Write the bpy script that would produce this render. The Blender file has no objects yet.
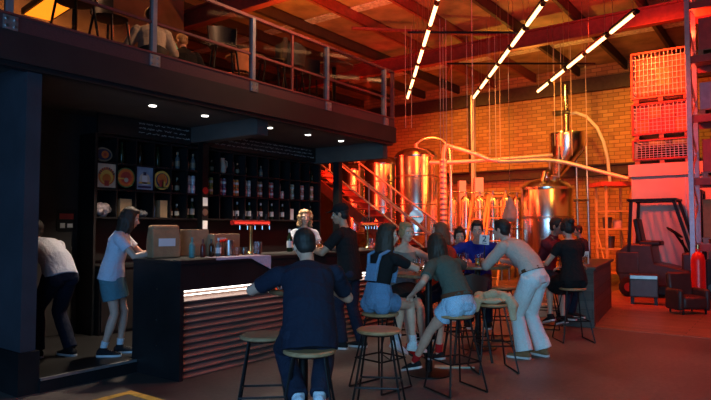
import bpy, math, random
from mathutils import Vector, Matrix, noise
RND = random.Random(11)
scene = bpy.context.scene
COL = scene.collection
V = Vector
PI = math.pi
rad = math.radians

# ------------------------------------------------------------------ camera
# world X runs along the bar (towards the brick end wall), world Y runs from the hall towards the bar, Z up
CAMH = 1.45
FW = V((.807, .59, 0)); RT = V((.59, -.8077, 0))
cam_d = bpy.data.cameras.new('camera')
cam = bpy.data.objects.new('camera', cam_d); COL.objects.link(cam)
cam.location = (0, 0, CAMH)
cam_d.sensor_width = 36.0; cam_d.lens = 595 / 711 * 36
cam_d.clip_start = .05; cam_d.clip_end = 200
cam.rotation_euler = (rad(90 + 2.69), 0, math.atan2(.59, .807) - PI / 2)
scene.camera = cam
scene.view_settings.view_transform = 'Standard'
scene.view_settings.look = 'None'
scene.view_settings.exposure = 0.0
scene.view_settings.gamma = 1.0
scene.view_settings.use_curve_mapping = False

# ------------------------------------------------------------------ materials
def lnk(nt, a, ao, b, bi): nt.links.new(a.outputs[ao], b.inputs[bi])
def base_nodes(name):
    m = bpy.data.materials.new(name); m.use_nodes = True
    nt = m.node_tree
    return m, nt, nt.nodes['Principled BSDF']
def clampc(c, k): return tuple(max(0, min(1, x * k)) for x in c) + (1,)
def mat(name, c, rough=.6, metal=0.0, var=.18, scale=9, bump=.0, emit=None, estr=0.0, spec=None, detail=4):
    m, nt, p = base_nodes(name)
    tc = nt.nodes.new('ShaderNodeTexCoord')
    nz = nt.nodes.new('ShaderNodeTexNoise'); nz.inputs['Scale'].default_value = scale; nz.inputs['Detail'].default_value = detail
    lnk(nt, tc, 'Object', nz, 'Vector')
    mx = nt.nodes.new('ShaderNodeValToRGB')
    mx.color_ramp.elements[0].position = .3; mx.color_ramp.elements[1].position = .7
    mx.color_ramp.elements[0].color = clampc(c, 1 - var); mx.color_ramp.elements[1].color = clampc(c, 1 + var)
    lnk(nt, nz, 'Fac', mx, 'Fac'); lnk(nt, mx, 'Color', p, 'Base Color')
    p.inputs['Roughness'].default_value = rough; p.inputs['Metallic'].default_value = metal
    if spec is not None: p.inputs['Specular IOR Level'].default_value = spec
    if bump:
        b = nt.nodes.new('ShaderNodeBump'); b.inputs['Strength'].default_value = bump; b.inputs['Distance'].default_value = .01
        n2 = nt.nodes.new('ShaderNodeTexNoise'); n2.inputs['Scale'].default_value = scale * 5
        lnk(nt, tc, 'Object', n2, 'Vector'); lnk(nt, n2, 'Fac', b, 'Height'); lnk(nt, b, 'Normal', p, 'Normal')
    if emit:
        p.inputs['Emission Color'].default_value = tuple(emit) + (1,); p.inputs['Emission Strength'].default_value = estr
    return m
def fabric(name, c, scale=260, var=.2, rough=.9, fold=.35):
    """woven cloth: fine weave plus soft fold bump"""
    m, nt, p = base_nodes(name)
    tc = nt.nodes.new('ShaderNodeTexCoord')
    w = nt.nodes.new('ShaderNodeTexNoise'); w.inputs['Scale'].default_value = scale; w.inputs['Detail'].default_value = 1
    lnk(nt, tc, 'Object', w, 'Vector')
    r = nt.nodes.new('ShaderNodeValToRGB'); r.color_ramp.elements[0].position = .35; r.color_ramp.elements[1].position = .65
    r.color_ramp.elements[0].color = clampc(c, 1 - var); r.color_ramp.elements[1].color = clampc(c, 1 + var)
    lnk(nt, w, 'Fac', r, 'Fac'); lnk(nt, r, 'Color', p, 'Base Color')
    f = nt.nodes.new('ShaderNodeTexNoise'); f.inputs['Scale'].default_value = 9; f.inputs['Detail'].default_value = 2; f.inputs['Distortion'].default_value = 1.2
    lnk(nt, tc, 'Object', f, 'Vector')
    b = nt.nodes.new('ShaderNodeBump'); b.inputs['Strength'].default_value = fold; b.inputs['Distance'].default_value = .05
    lnk(nt, f, 'Fac', b, 'Height'); lnk(nt, b, 'Normal', p, 'Normal')
    p.inputs['Roughness'].default_value = rough; p.inputs['Specular IOR Level'].default_value = .2
    return m
def wood(name, c1, c2, rough=.5, sc=(1, 12, 12), wscale=2.0):
    m, nt, p = base_nodes(name)
    tc = nt.nodes.new('ShaderNodeTexCoord'); mp = nt.nodes.new('ShaderNodeMapping'); mp.inputs['Scale'].default_value = sc
    lnk(nt, tc, 'Object', mp, 'Vector')
    nz = nt.nodes.new('ShaderNodeTexNoise'); nz.inputs['Scale'].default_value = wscale; nz.inputs['Detail'].default_value = 6; nz.inputs['Distortion'].default_value = .6
    lnk(nt, mp, 'Vector', nz, 'Vector')
    r = nt.nodes.new('ShaderNodeValToRGB'); r.color_ramp.elements[0].position = .3; r.color_ramp.elements[1].position = .72
    r.color_ramp.elements[0].color = tuple(c1) + (1,); r.color_ramp.elements[1].color = tuple(c2) + (1,)
    lnk(nt, nz, 'Fac', r, 'Fac'); lnk(nt, r, 'Color', p, 'Base Color')
    b = nt.nodes.new('ShaderNodeBump'); b.inputs['Strength'].default_value = .2; b.inputs['Distance'].default_value = .004
    lnk(nt, nz, 'Fac', b, 'Height'); lnk(nt, b, 'Normal', p, 'Normal')
    p.inputs['Roughness'].default_value = rough
    return m
def emis(name, c, s):
    m, nt, p = base_nodes(name)
    p.inputs['Base Color'].default_value = tuple(c) + (1,)
    p.inputs['Emission Color'].default_value = tuple(c) + (1,); p.inputs['Emission Strength'].default_value = s
    return m
def glassy(name, c, rough=.03, trans=1.0, ior=1.45):
    m, nt, p = base_nodes(name)
    p.inputs['Base Color'].default_value = tuple(c) + (1,); p.inputs['Transmission Weight'].default_value = trans
    p.inputs['Roughness'].default_value = rough; p.inputs['IOR'].default_value = ior
    return m
def tinted_pane(name, c, refl=.12):
    """thin tinted sheet: tinted see-through mixed with a sharp reflection"""
    m, nt, p = base_nodes(name)
    out = nt.nodes['Material Output']
    t = nt.nodes.new('ShaderNodeBsdfTransparent'); t.inputs['Color'].default_value = tuple(c) + (1,)
    g = nt.nodes.new('ShaderNodeBsdfGlossy'); g.inputs['Roughness'].default_value = .05
    lw = nt.nodes.new('ShaderNodeFresnel'); lw.inputs['IOR'].default_value = 1.18
    ml = nt.nodes.new('ShaderNodeMath'); ml.operation = 'MULTIPLY'; ml.inputs[1].default_value = .5
    mix = nt.nodes.new('ShaderNodeMixShader')
    lnk(nt, lw, 'Fac', ml, 0); lnk(nt, ml, 'Value', mix, 'Fac')
    nt.links.new(t.outputs[0], mix.inputs[1]); nt.links.new(g.outputs[0], mix.inputs[2])
    nt.links.new(mix.outputs[0], out.inputs['Surface'])
    return m
def brickmat(name, c1, c2, mortar, axes='YZ', scale=1.0):
    m, nt, p = base_nodes(name)
    tc = nt.nodes.new('ShaderNodeTexCoord'); sp = nt.nodes.new('ShaderNodeSeparateXYZ'); cb = nt.nodes.new('ShaderNodeCombineXYZ')
    lnk(nt, tc, 'Object', sp, 'Vector')
    nt.links.new(sp.outputs[axes[0]], cb.inputs['X']); nt.links.new(sp.outputs[axes[1]], cb.inputs['Y'])
    b = nt.nodes.new('ShaderNodeTexBrick')
    b.inputs['Scale'].default_value = scale; b.inputs['Brick Width'].default_value = .33; b.inputs['Row Height'].default_value = .125
    b.inputs['Mortar Size'].default_value = .012; b.inputs['Mortar Smooth'].default_value = .3; b.inputs['Bias'].default_value = -.1
    b.inputs['Color1'].default_value = tuple(c1) + (1,); b.inputs['Color2'].default_value = tuple(c2) + (1,); b.inputs['Mortar'].default_value = tuple(mortar) + (1,)
    lnk(nt, cb, 'Vector', b, 'Vector'); lnk(nt, b, 'Color', p, 'Base Color')
    bp = nt.nodes.new('ShaderNodeBump'); bp.inputs['Strength'].default_value = .6; bp.inputs['Distance'].default_value = .015; bp.invert = True
    lnk(nt, b, 'Fac', bp, 'Height'); lnk(nt, bp, 'Normal', p, 'Normal')
    p.inputs['Roughness'].default_value = .85
    return m
def floormat(name):
    m, nt, p = base_nodes(name)
    tc = nt.nodes.new('ShaderNodeTexCoord')
    n1 = nt.nodes.new('ShaderNodeTexNoise'); n1.inputs['Scale'].default_value = .7; n1.inputs['Detail'].default_value = 7; n1.inputs['Roughness'].default_value = .65
    n2 = nt.nodes.new('ShaderNodeTexNoise'); n2.inputs['Scale'].default_value = 24; n2.inputs['Detail'].default_value = 5
    lnk(nt, tc, 'Object', n1, 'Vector'); lnk(nt, tc, 'Object', n2, 'Vector')
    r = nt.nodes.new('ShaderNodeValToRGB'); e = r.color_ramp.elements
    e[0].position = .32; e[0].color = (.05, .042, .038, 1); e[1].position = .7; e[1].color = (.16, .135, .12, 1)
    lnk(nt, n1, 'Fac', r, 'Fac')
    mx = nt.nodes.new('ShaderNodeMixRGB'); mx.blend_type = 'OVERLAY'; mx.inputs['Fac'].default_value = .45
    lnk(nt, r, 'Color', mx, 'Color1'); lnk(nt, n2, 'Fac', mx, 'Color2'); lnk(nt, mx, 'Color', p, 'Base Color')
    rr = nt.nodes.new('ShaderNodeMapRange'); rr.inputs['To Min'].default_value = .35; rr.inputs['To Max'].default_value = .7
    lnk(nt, n1, 'Fac', rr, 'Value'); lnk(nt, rr, 'Result', p, 'Roughness')
    b = nt.nodes.new('ShaderNodeBump'); b.inputs['Strength'].default_value = .12; b.inputs['Distance'].default_value = .01
    lnk(nt, n2, 'Fac', b, 'Height'); lnk(nt, b, 'Normal', p, 'Normal')
    return m
def plankmat(name, c1, c2, axes='XY', w=.14, l=1.8, rough=.5):
    m, nt, p = base_nodes(name)
    tc = nt.nodes.new('ShaderNodeTexCoord'); sp = nt.nodes.new('ShaderNodeSeparateXYZ'); cb = nt.nodes.new('ShaderNodeCombineXYZ')
    lnk(nt, tc, 'Object', sp, 'Vector')
    nt.links.new(sp.outputs[axes[0]], cb.inputs['X']); nt.links.new(sp.outputs[axes[1]], cb.inputs['Y'])
    b = nt.nodes.new('ShaderNodeTexBrick'); b.inputs['Scale'].default_value = 1
    b.inputs['Brick Width'].default_value = l; b.inputs['Row Height'].default_value = w; b.inputs['Mortar Size'].default_value = .004
    b.inputs['Color1'].default_value = tuple(c1) + (1,); b.inputs['Color2'].default_value = tuple(c2) + (1,); b.inputs['Mortar'].default_value = (.01, .008, .006, 1)
    lnk(nt, cb, 'Vector', b, 'Vector')
    mp = nt.nodes.new('ShaderNodeMapping'); mp.inputs['Scale'].default_value = (3, 40, 1)
    nz = nt.nodes.new('ShaderNodeTexNoise'); nz.inputs['Scale'].default_value = 1.0; nz.inputs['Detail'].default_value = 6
    lnk(nt, cb, 'Vector', mp, 'Vector'); lnk(nt, mp, 'Vector', nz, 'Vector')
    mx = nt.nodes.new('ShaderNodeMixRGB'); mx.blend_type = 'OVERLAY'; mx.inputs['Fac'].default_value = .6
    lnk(nt, b, 'Color', mx, 'Color1'); lnk(nt, nz, 'Fac', mx, 'Color2'); lnk(nt, mx, 'Color', p, 'Base Color')
    bp = nt.nodes.new('ShaderNodeBump'); bp.inputs['Strength'].default_value = .5; bp.inputs['Distance'].default_value = .004; bp.invert = True
    lnk(nt, b, 'Fac', bp, 'Height'); lnk(nt, bp, 'Normal', p, 'Normal')
    p.inputs['Roughness'].default_value = rough
    return m
def denim(name, c, rough=.9):
    return fabric(name, c, scale=420, var=.38, rough=rough, fold=.45)

# ------------------------------------------------------------------ mesh builder
class MB:
    def __init__(s): s.v = []; s.f = []; s.m = []; s.mi = 0
    def _add(s, vs, fs):
        o = len(s.v); s.v += [V(x) for x in vs]
        for f in fs: s.f.append([i + o for i in f]); s.m.append(s.mi)
    def box(s, c, d, rz=0, M=None):
        x, y, z = d[0] / 2, d[1] / 2, d[2] / 2
        vs = [V((a * x, b * y, e * z)) for e in (-1, 1) for b in (-1, 1) for a in (-1, 1)]
        q = M if M is not None else Matrix.Rotation(rz, 3, 'Z')
        vs = [q @ p + V(c) for p in vs]
        s._add(vs, [(0, 2, 3, 1), (4, 5, 7, 6), (0, 1, 5, 4), (2, 6, 7, 3), (0, 4, 6, 2), (1, 3, 7, 5)]); return s
    def bb(s, lo, hi):
        lo = V(lo); hi = V(hi); return s.box((lo + hi) / 2, hi - lo)
    def bar(s, a, b, w, h=None, up=(0, 0, 1)):
        """rectangular bar from a to b"""
        a = V(a); b = V(b); h = h or w; d = b - a; L = d.length; d = d / L
        u = V(up)
        if abs(d.dot(u)) > .98: u = V((1, 0, 0))
        sx = d.cross(u).normalized(); sz = sx.cross(d).normalized()
        M = Matrix((sx, d, sz)).transposed()
        return s.box((a + b) / 2, (w, L, h), M=M)
    def rings(s, rs, cap=True, close=False):
        n = len(rs[0]); o = len(s.v); fs = []
        vs = [p for r in rs for p in r]
        K = len(rs)
        for k in range(K - (0 if close else 1)):
            a = k * n; b = ((k + 1) % K) * n
            for i in range(n):
                j = (i + 1) % n; fs.append((a + i, a + j, b + j, b + i))
        if cap and not close:
            fs.append(tuple(reversed(range(n)))); fs.append(tuple((K - 1) * n + i for i in range(n)))
        s._add(vs, fs); return s
    def tube(s, pts, r, n=8, cap=True, closed=False):
        pts = [V(p) for p in pts]; K = len(pts)
        rr = r if isinstance(r, (list, tuple)) else [r] * K
        rs = []; prev = None
        for i in range(K):
            if closed: t = pts[(i + 1) % K] - pts[i - 1]
            else: t = pts[min(i + 1, K - 1)] - pts[max(i - 1, 0)]
            t = t.normalized() if t.length > 1e-9 else V((0, 0, 1))
            if prev is None:
                u = V((0, 0, 1)) if abs(t.z) < .9 else V((1, 0, 0))
                a = t.cross(u).normalized()
            else:
                a = (prev - t * prev.dot(t))
                a = a.normalized() if a.length > 1e-6 else t.orthogonal().normalized()
            b = t.cross(a); prev = a
            rs.append([pts[i] + (a * math.cos(2 * PI * k / n) + b * math.sin(2 * PI * k / n)) * rr[i] for k in range(n)])
        return s.rings(rs, cap, closed)
    def cyl(s, a, b, r, r2=None, n=20):
        return s.tube([a, b], [r, r if r2 is None else r2], n)
    def lathe(s, prof, c=(0, 0, 0), n=24):
        c = V(c); rs = []
        for r, z in prof:
            rs.append([c + V((max(r, 1e-4) * math.cos(2 * PI * k / n), max(r, 1e-4) * math.sin(2 * PI * k / n), z)) for k in range(n)])
        return s.rings(rs, True)
    def prism(s, poly, vec):
        vec = V(vec); poly = [V(p) for p in poly]; n = len(poly)
        s._add(poly + [p + vec for p in poly], [tuple(reversed(range(n))), tuple(range(n, 2 * n))] + [(i, (i + 1) % n, n + (i + 1) % n, n + i) for i in range(n)])
        return s
    def ell(s, c, r, M=None, nu=14, nv=9):
        c = V(c); rs = []
        for j in range(nv + 1):
            ph = -PI / 2 + PI * j / nv
            cr = max(math.cos(ph), .02)
            ring = []
            for i in range(nu):
                th = 2 * PI * i / nu
                p = V((r[0] * cr * math.cos(th), r[1] * cr * math.sin(th), r[2] * math.sin(ph)))
                if M is not None: p = M @ p
                ring.append(c + p)
            rs.append(ring)
        return s.rings(rs, True)
    def mesh(s, name):
        me = bpy.data.meshes.new(name)
        me.from_pydata([tuple(p) for p in s.v], [], s.f)
        me.update(); return me
    def build(s, name, m, parent=None, smooth=True, bevel=0.0, angle=35):
        me = s.mesh(name)
        ms = m if isinstance(m, (list, tuple)) else [m]
        for x in ms: me.materials.append(x)
        if len(ms) > 1: me.polygons.foreach_set('material_index', s.m)
        if smooth:
            me.polygons.foreach_set('use_smooth', [True] * len(me.polygons)); me.set_sharp_from_angle(angle=rad(angle))
        o = bpy.data.objects.new(name, me); COL.objects.link(o)
        if parent is not None: o.parent = parent
        if bevel:
            b = o.modifiers.new('bevel', 'BEVEL'); b.width = bevel; b.segments = 2; b.limit_method = 'ANGLE'; b.harden_normals = False
        return o
def thing(name, label, cat, loc=(0, 0, 0), rz=0, group=None):
    o = bpy.data.objects.new(name, None); COL.objects.link(o); o.empty_display_size = .2
    o.location = loc; o.rotation_euler = (0, 0, rz); o['label'] = label; o['category'] = cat
    if group: o['group'] = group
    return o
def tag(o, label, cat, group=None, kind=None, loc=None, rz=None):
    o['label'] = label; o['category'] = cat
    if group: o['group'] = group
    if kind: o['kind'] = kind
    if loc is not None: o.location = loc
    if rz is not None: o.rotation_euler = (0, 0, rz)
    return o
def struct(o): o['kind'] = 'structure'; return o
def dup(root, loc, rz=0, label=None, group=None):
    def cp(o, par):
        c = o.copy(); COL.objects.link(c)
        if par is not None: c.parent = par
        for ch in list(o.children): cp(ch, c)
        return c
    r = cp(root, None); r.location = loc; r.rotation_euler = (0, 0, rz)
    if label: r['label'] = label
    if group: r['group'] = group
    return r
# ------------------------------------------------------------------ people
def remesh(mb, voxel, sm=2, fac=.45, wr=0.0, wscale=14, seed=0.0):
    me = mb.mesh('tmp'); o = bpy.data.objects.new('tmp', me); COL.objects.link(o)
    r = o.modifiers.new('r', 'REMESH'); r.mode = 'VOXEL'; r.voxel_size = voxel; r.use_smooth_shade = True
    if sm:
        s = o.modifiers.new('s', 'SMOOTH'); s.iterations = sm; s.factor = fac
    dg = bpy.context.evaluated_depsgraph_get(); dg.update()
    out = bpy.data.meshes.new_from_object(o.evaluated_get(dg))
    bpy.data.objects.remove(o); bpy.data.meshes.remove(me)
    if wr:
        n = len(out.vertices); co = [0.0] * (3 * n); no = [0.0] * (3 * n)
        out.vertices.foreach_get('co', co); out.vertices.foreach_get('normal', no); nf = noise.noise
        for i in range(0, 3 * n, 3):
            d = nf((co[i] * wscale + seed, co[i + 1] * wscale + seed * 2, co[i + 2] * wscale * .55)) * wr
            co[i] += no[i] * d; co[i + 1] += no[i + 1] * d; co[i + 2] += no[i + 2] * d
        out.vertices.foreach_set('co', co); out.update()
    out.polygons.foreach_set('use_smooth', [True] * len(out.polygons))
    return out
def put(me, name, m, parent):
    me.name = name; me.materials.clear(); me.materials.append(m)
    o = bpy.data.objects.new(name, me); COL.objects.link(o); o.parent = parent
    return o
def ik(a, t, l1, l2, pole):
    d = t - a; L = d.length
    mx = (l1 + l2) * .995
    if L > mx: t = a + d * (mx / L); d = t - a; L = mx
    L = max(L, abs(l1 - l2) + .02)
    n = d.normalized()
    x = (l1 * l1 - l2 * l2 + L * L) / (2 * L); h = math.sqrt(max(l1 * l1 - x * x, 0))
    p = V(pole); p = p - n * p.dot(n)
    p = p.normalized() if p.length > 1e-5 else n.orthogonal().normalized()
    return a + n * x + p * h, t
def smpl(a, b, prof, inf=0.0, t0=0.0, t1=1.0):
    """points and radii along the bone a-b; prof: list of (t, r)"""
    N = 9; pts = []; rr = []
    for i in range(N + 1):
        t = t0 + (t1 - t0) * i / N
        for k in range(len(prof) - 1):
            if prof[k][0] <= t <= prof[k + 1][0] + 1e-9:
                u = (t - prof[k][0]) / max(prof[k + 1][0] - prof[k][0], 1e-6); u = u * u * (3 - 2 * u)
                r = prof[k][1] * (1 - u) + prof[k + 1][1] * u; break
        else: r = prof[-1][1]
        pts.append(a.lerp(b, t)); rr.append(r + inf)
    return pts, rr
def ering(c, rx, ry, xv, yv, n=22):
    return [c + xv * (rx * math.cos(2 * PI * k / n)) + yv * (ry * math.sin(2 * PI * k / n)) for k in range(n)]

def person(label, loc, rz, H=1.7, sex='f', pelvis=(0, 0, None), lean=5, side=0, twist=0, head=(0, 0, 0),
           lh=None, rh=None, lpole=(-.6, -.6, -.4), rpole=(.6, -.6, -.4), lf=(-.1, 0), rf=(.1, 0), lk=(0, 1, .2), rk=(0, 1, .2),
           ltoe=(0, 1, 0), rtoe=(0, 1, 0), curl=22, lhd=None, rhd=None, lpn=None, rpn=None,
           skin=None, hair=('short', None), top=None, bottom=None, shoes=None, socks=None, extra=None, vox=.0065, group=None, cuff=None, build=1.0):
    o = thing('person', label, 'person', loc, rz, group)
    k = H / 1.70; female = sex == 'f'
    X = V((1, 0, 0)); Y = V((0, 1, 0)); Z = V((0, 0, 1))
    pz = pelvis[2] if pelvis[2] is not None else .905 * k
    P = V((pelvis[0], pelvis[1], pz))
    def upv(f):
        a = rad(lean * f); s = rad(side * f)
        return V((math.sin(s), math.sin(a) * math.cos(s), math.cos(a) * math.cos(s))).normalized()
    u0, u1, u2 = upv(.55), upv(1.0), upv(1.3)
    W = P + u0 * .15 * k; C = W + u1 * .18 * k; N = C + u2 * .185 * k
    tw = Matrix.Rotation(rad(twist), 3, 'Z')
    xs0 = X; xs = tw @ X
    def fwd(u, x): return u.cross(x).normalized()
    xs = (xs - u2 * xs.dot(u2)).normalized(); xw = (X * .5 + xs * .5); xw = (xw - u1 * xw.dot(u1)).normalized()
    f0, f1, f2 = fwd(u0, X), fwd(u1, xw), fwd(u2, xs)
    if f2.dot(Y) < 0 and lean < 80: pass
    sw = (.165 if female else .188) * k * build
    SL = N - u2 * .078 * k - xs * sw; SR = N - u2 * .078 * k + xs * sw
    hw = .085 * k
    HL = P - X * hw - Z * .01; HR = P + X * hw - Z * .01
    ua, fa, th, sh = .285 * k, .245 * k, .42 * k, .415 * k
    if lh is None: lh = (-.24 * k, .03, pz - .02)
    if rh is None: rh = (.24 * k, .03, pz - .02)
    EL, WL = ik(SL, V(lh), ua, fa, lpole); ER, WR = ik(SR, V(rh), ua, fa, rpole)
    def foot(f): return V((f[0], f[1], (f[2] if len(f) > 2 else 0) + .08 * k))
    KL, AL = ik(HL, foot(lf), th, sh, lk); KR, AR = ik(HR, foot(rf), th, sh, rk)
    g = (.93 if female else 1.06) * build
    pth = [(0, .088 * k * g), (.5, .072 * k * g), (1, .053 * k * g)]
    psh = [(0, .052 * k * g), (.3, .056 * k * g), (.75, .038 * k * g), (1, .033 * k * g)]
    pua = [(0, .05 * k * g), (.5, .044 * k * g), (1, .038 * k * g)]
    pfa = [(0, .039 * k * g), (.3, .039 * k * g), (1, .026 * k * g)]
    q = k * build
    T = [(P - u0 * .10 * k, .10 * q, .085 * q, X, f0), (P - u0 * .03 * k, (.168 if female else .158) * q, .118 * q, X, f0),
         (P + u0 * .06 * k, (.155 if female else .152) * q, .108 * q, X, f0), (W + u0 * .02 * k, (.122 if female else .146) * q, (.088 if female else .102) * q, xw, f1),
         (C - u1 * .03 * k, (.135 if female else .16) * q, (.098 if female else .11) * q, xw, f1), (C + u2 * .06 * k, (.152 if female else .178) * q, .108 * q, xs, f2),
         (N - u2 * .06 * k, (.145 if female else .168) * q, .083 * q, xs, f2), (N - u2 * .02 * k, (.095 if female else .11) * q, .07 * q, xs, f2), (N + u2 * .01 * k, .055 * k, .056 * k, xs, f2)]
    # head frame
    hy, hp, hr = [rad(a) for a in head]
    base_up = (u2 * .35 + Z * .65).normalized()
    Mh = Matrix.Rotation(hy, 3, 'Z') @ Matrix.Rotation(hp, 3, 'X') @ Matrix.Rotation(hr, 3, 'Y')
    NT = N + (u2 * .75 + Z * .25).normalized() * .07 * k + f2 * .012
    HC = NT + Mh @ V((0, .022, .098)) * k
    def hp_(x, y, z): return HC + Mh @ V((x, y, z)) * k
    b = MB()
    b.rings([ering(c, rx, ry, xv, yv) for c, rx, ry, xv, yv in T])
    if female:
        for sg in (-1, 1): b.ell(C + u2 * .035 * k + xs * (.07 * k * sg) + f2 * .075 * k, (.062 * k, .055 * k, .062 * k))
    for Hh in (HL, HR): b.ell(Hh - Y * .03 * k - Z * .025, (.08 * q, .075 * q, .08 * q))
    b.tube([N - u2 * .04 * k, N + u2 * .02 * k, NT + Z * .02 * k, HC], [.062 * k, .05 * k * g, .047 * k * g, .04 * k], 14)
    # trapezius
    for S in (SL, SR): b.tube([N + u2 * .015 * k, N.lerp(S, .55) - u2 * .006 * k, S], [.04 * k, .04 * k, .042 * k], 12)
    for S, E, Wr in ((SL, EL, WL), (SR, ER, WR)):
        b.ell(S, (.047 * k * g,) * 3)
        b.tube(*smpl(S, E, pua), 14); b.ell(E, (.038 * k * g,) * 3); b.tube(*smpl(E, Wr, pfa), 14); b.ell(Wr, (.026 * k * g,) * 3)
    for Hh, K, A in ((HL, KL, AL), (HR, KR, AR)):
        b.tube(*smpl(Hh, K, pth), 16); b.ell(K, (.053 * k * g,) * 3); b.tube(*smpl(K, A, psh), 14); b.ell(A, (.037 * k,) * 3)
    # feet
    feet = []
    for A, toe, sx in ((AL, ltoe, -1), (AR, rtoe, 1)):
        t = V(toe).normalized(); upf = Z - t * t.z
        upf = upf.normalized() if upf.length > .2 else (-Y)
        sd = t.cross(upf).normalized()
        feet.append((A, t, upf, sd))
        b.rings([ering(A - t * .05 * k - upf * .045 * k, .024 * k, .028 * k, sd, upf, 12), ering(A - upf * .04 * k, .033 * k, .04 * k, sd, upf, 12), ering(A + t * .08 * k - upf * .05 * k, .04 * k, .027 * k, sd, upf, 12), ering(A + t * .16 * k - upf * .06 * k, .036 * k, .017 * k, sd, upf, 12)])
    # hands
    for S, E, Wr, sg, hd, pn in ((SL, EL, WL, -1, lhd, lpn), (SR, ER, WR, 1, rhd, rpn)):
        d = (V(hd) if hd else (Wr - E)).normalized()
        n = V(pn) if pn else (V((-sg, 0, 0)) if d.z < -.6 else V((0, 0, -1)))
        n = (n - d * n.dot(d)).normalized()              # palm side
        s_ = d.cross(n).normalized()
        # thumb side: for a palm-down hand it points to the body's middle
        ref = V((-sg, 0, 0)) if abs(d.x) < .8 else Y
        if pn is None and d.z < -.6: ref = Y
        if s_.dot(ref) < 0: s_ = -s_
        hk = k * (.92 if female else 1.03)
        b.rings([ering(Wr, .026 * hk, .02 * hk, s_, n, 12), ering(Wr + d * .035 * hk, .036 * hk, .017 * hk, s_, n, 12), ering(Wr + d * .075 * hk, .041 * hk, .015 * hk, s_, n, 12), ering(Wr + d * .092 * hk, .038 * hk, .012 * hk, s_, n, 12)])
        for off, L in ((.034, .068), (.0115, .08), (-.0115, .075), (-.034, .058)):
            p0 = Wr + d * .082 * hk + s_ * off * .95 * hk
            dd = (d + s_ * off * 4.2).normalized(); pts = [p0]; a = 0
            for seg in (.45, .32, .26):
                a += rad(curl); dv = (dd * math.cos(a) + n * math.sin(a)); pts.append(pts[-1] + dv * L * seg * hk)
            b.tube(pts, [.0094 * hk, .009 * hk, .0085 * hk, .0065 * hk], 8)
        p0 = Wr + d * .025 * hk + s_ * .026 * hk
        d1 = (d * .62 + s_ * .72 + n * .25).normalized(); d2 = (d * .9 + s_ * .3 + n * .3).normalized()
        b.tube([p0, p0 + d1 * .042 * hk, p0 + d1 * .042 * hk + d2 * .03 * hk, p0 + d1 * .042 * hk + d2 * .052 * hk], [.014 * hk, .0115 * hk, .01 * hk, .007 * hk], 8)
    # head: skull, jaw, nose, brow, lips, ears
    b.ell(hp_(0, -.012, .03), (.074 * k, .094 * k, .088 * k), Mh)
    b.ell(hp_(0, .012, -.02), (.062 * k, .076 * k, .085 * k), Mh)
    b.ell(hp_(0, .038, -.07), (.042 * k, .042 * k, .038 * k), Mh)
    b.ell(hp_(0, .06, -.088), (.021 * k, .018 * k, .016 * k), Mh)
    for sx in (-1, 1):
        b.ell(hp_(.036 * sx, .055, -.022), (.024 * k, .022 * k, .022 * k), Mh)
        b.ell(hp_(.032 * sx, .072, .027), (.026 * k, .012 * k, .008 * k), Mh)
        b.ell(hp_(.076 * sx, -.008, -.005), (.011 * k, .02 * k, .032 * k), Mh)
    b.tube([hp_(0, .078, .015), hp_(0, .094, -.012), hp_(0, .103, -.03)], [.0085 * k, .0105 * k, .014 * k], 10)
    for sx in (-1, 1): b.ell(hp_(.011 * sx, .092, -.034), (.010 * k, .010 * k, .008 * k), Mh)
    b.ell(hp_(0, .079, -.056), (.024 * k, .0125 * k, .006 * k), Mh); b.ell(hp_(0, .077, -.065), (.02 * k, .0125 * k, .0065 * k), Mh)
    put(remesh(b, vox, 2, .4), 'body', skin, o)
    for sx in (-1, 1):
        e = MB(); ir = MB()
        e.ell(hp_(.031 * sx, .0705, .004), (.0135 * k, .0125 * k, .0085 * k), Mh, 12, 8)
        ir.ell(hp_(.031 * sx, .081, .004), (.0062 * k, .0035 * k, .0062 * k), Mh, 10, 6)
        ir.build('iris', MT['iris'], e.build('eye', MT['eye'], o))
    l = MB(); l.ell(hp_(0, .083, -.0555), (.022 * k, .0105 * k, .0048 * k), Mh); l.ell(hp_(0, .081, -.0655), (.018 * k, .0105 * k, .0055 * k), Mh); l.build('lips', MT['lips'], o)
    hs, hm = hair[0], hair[1]
    if hm is not None:
        for sx in (-1, 1):
            eb = MB(); eb.tube([hp_(.014 * sx, .087, .024), hp_(.032 * sx, .084, .031), hp_(.05 * sx, .069, .026)], [.003 * k, .004 * k, .002 * k], 6)
            eb.build('eyebrow', hm, o)
        h = MB()
        h.ell(hp_(0, -.024, .042), (.083 * k, .098 * k, .092 * k), Mh)
        h.ell(hp_(0, .03, .092), (.055 * k, .045 * k, .03 * k), Mh)
        rr = random.Random(hash(label) & 0xffff if False else sum(map(ord, label)))
        L = hair[2] if len(hair) > 2 else .25
        if hs == 'short':
            h.ell(hp_(0, -.05, -.01), (.072 * k, .06 * k, .06 * k), Mh)
            for sx in (-1, 1): h.ell(hp_(.066 * sx, .015, .022), (.014 * k, .026 * k, .035 * k), Mh)
        else:
            h.ell(hp_(0, -.055, -.01), (.079 * k, .065 * k, .075 * k), Mh)
            for sx in (-1, 1): h.ell(hp_(.07 * sx, .002, .012), (.02 * k, .045 * k, .06 * k), Mh)
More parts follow.
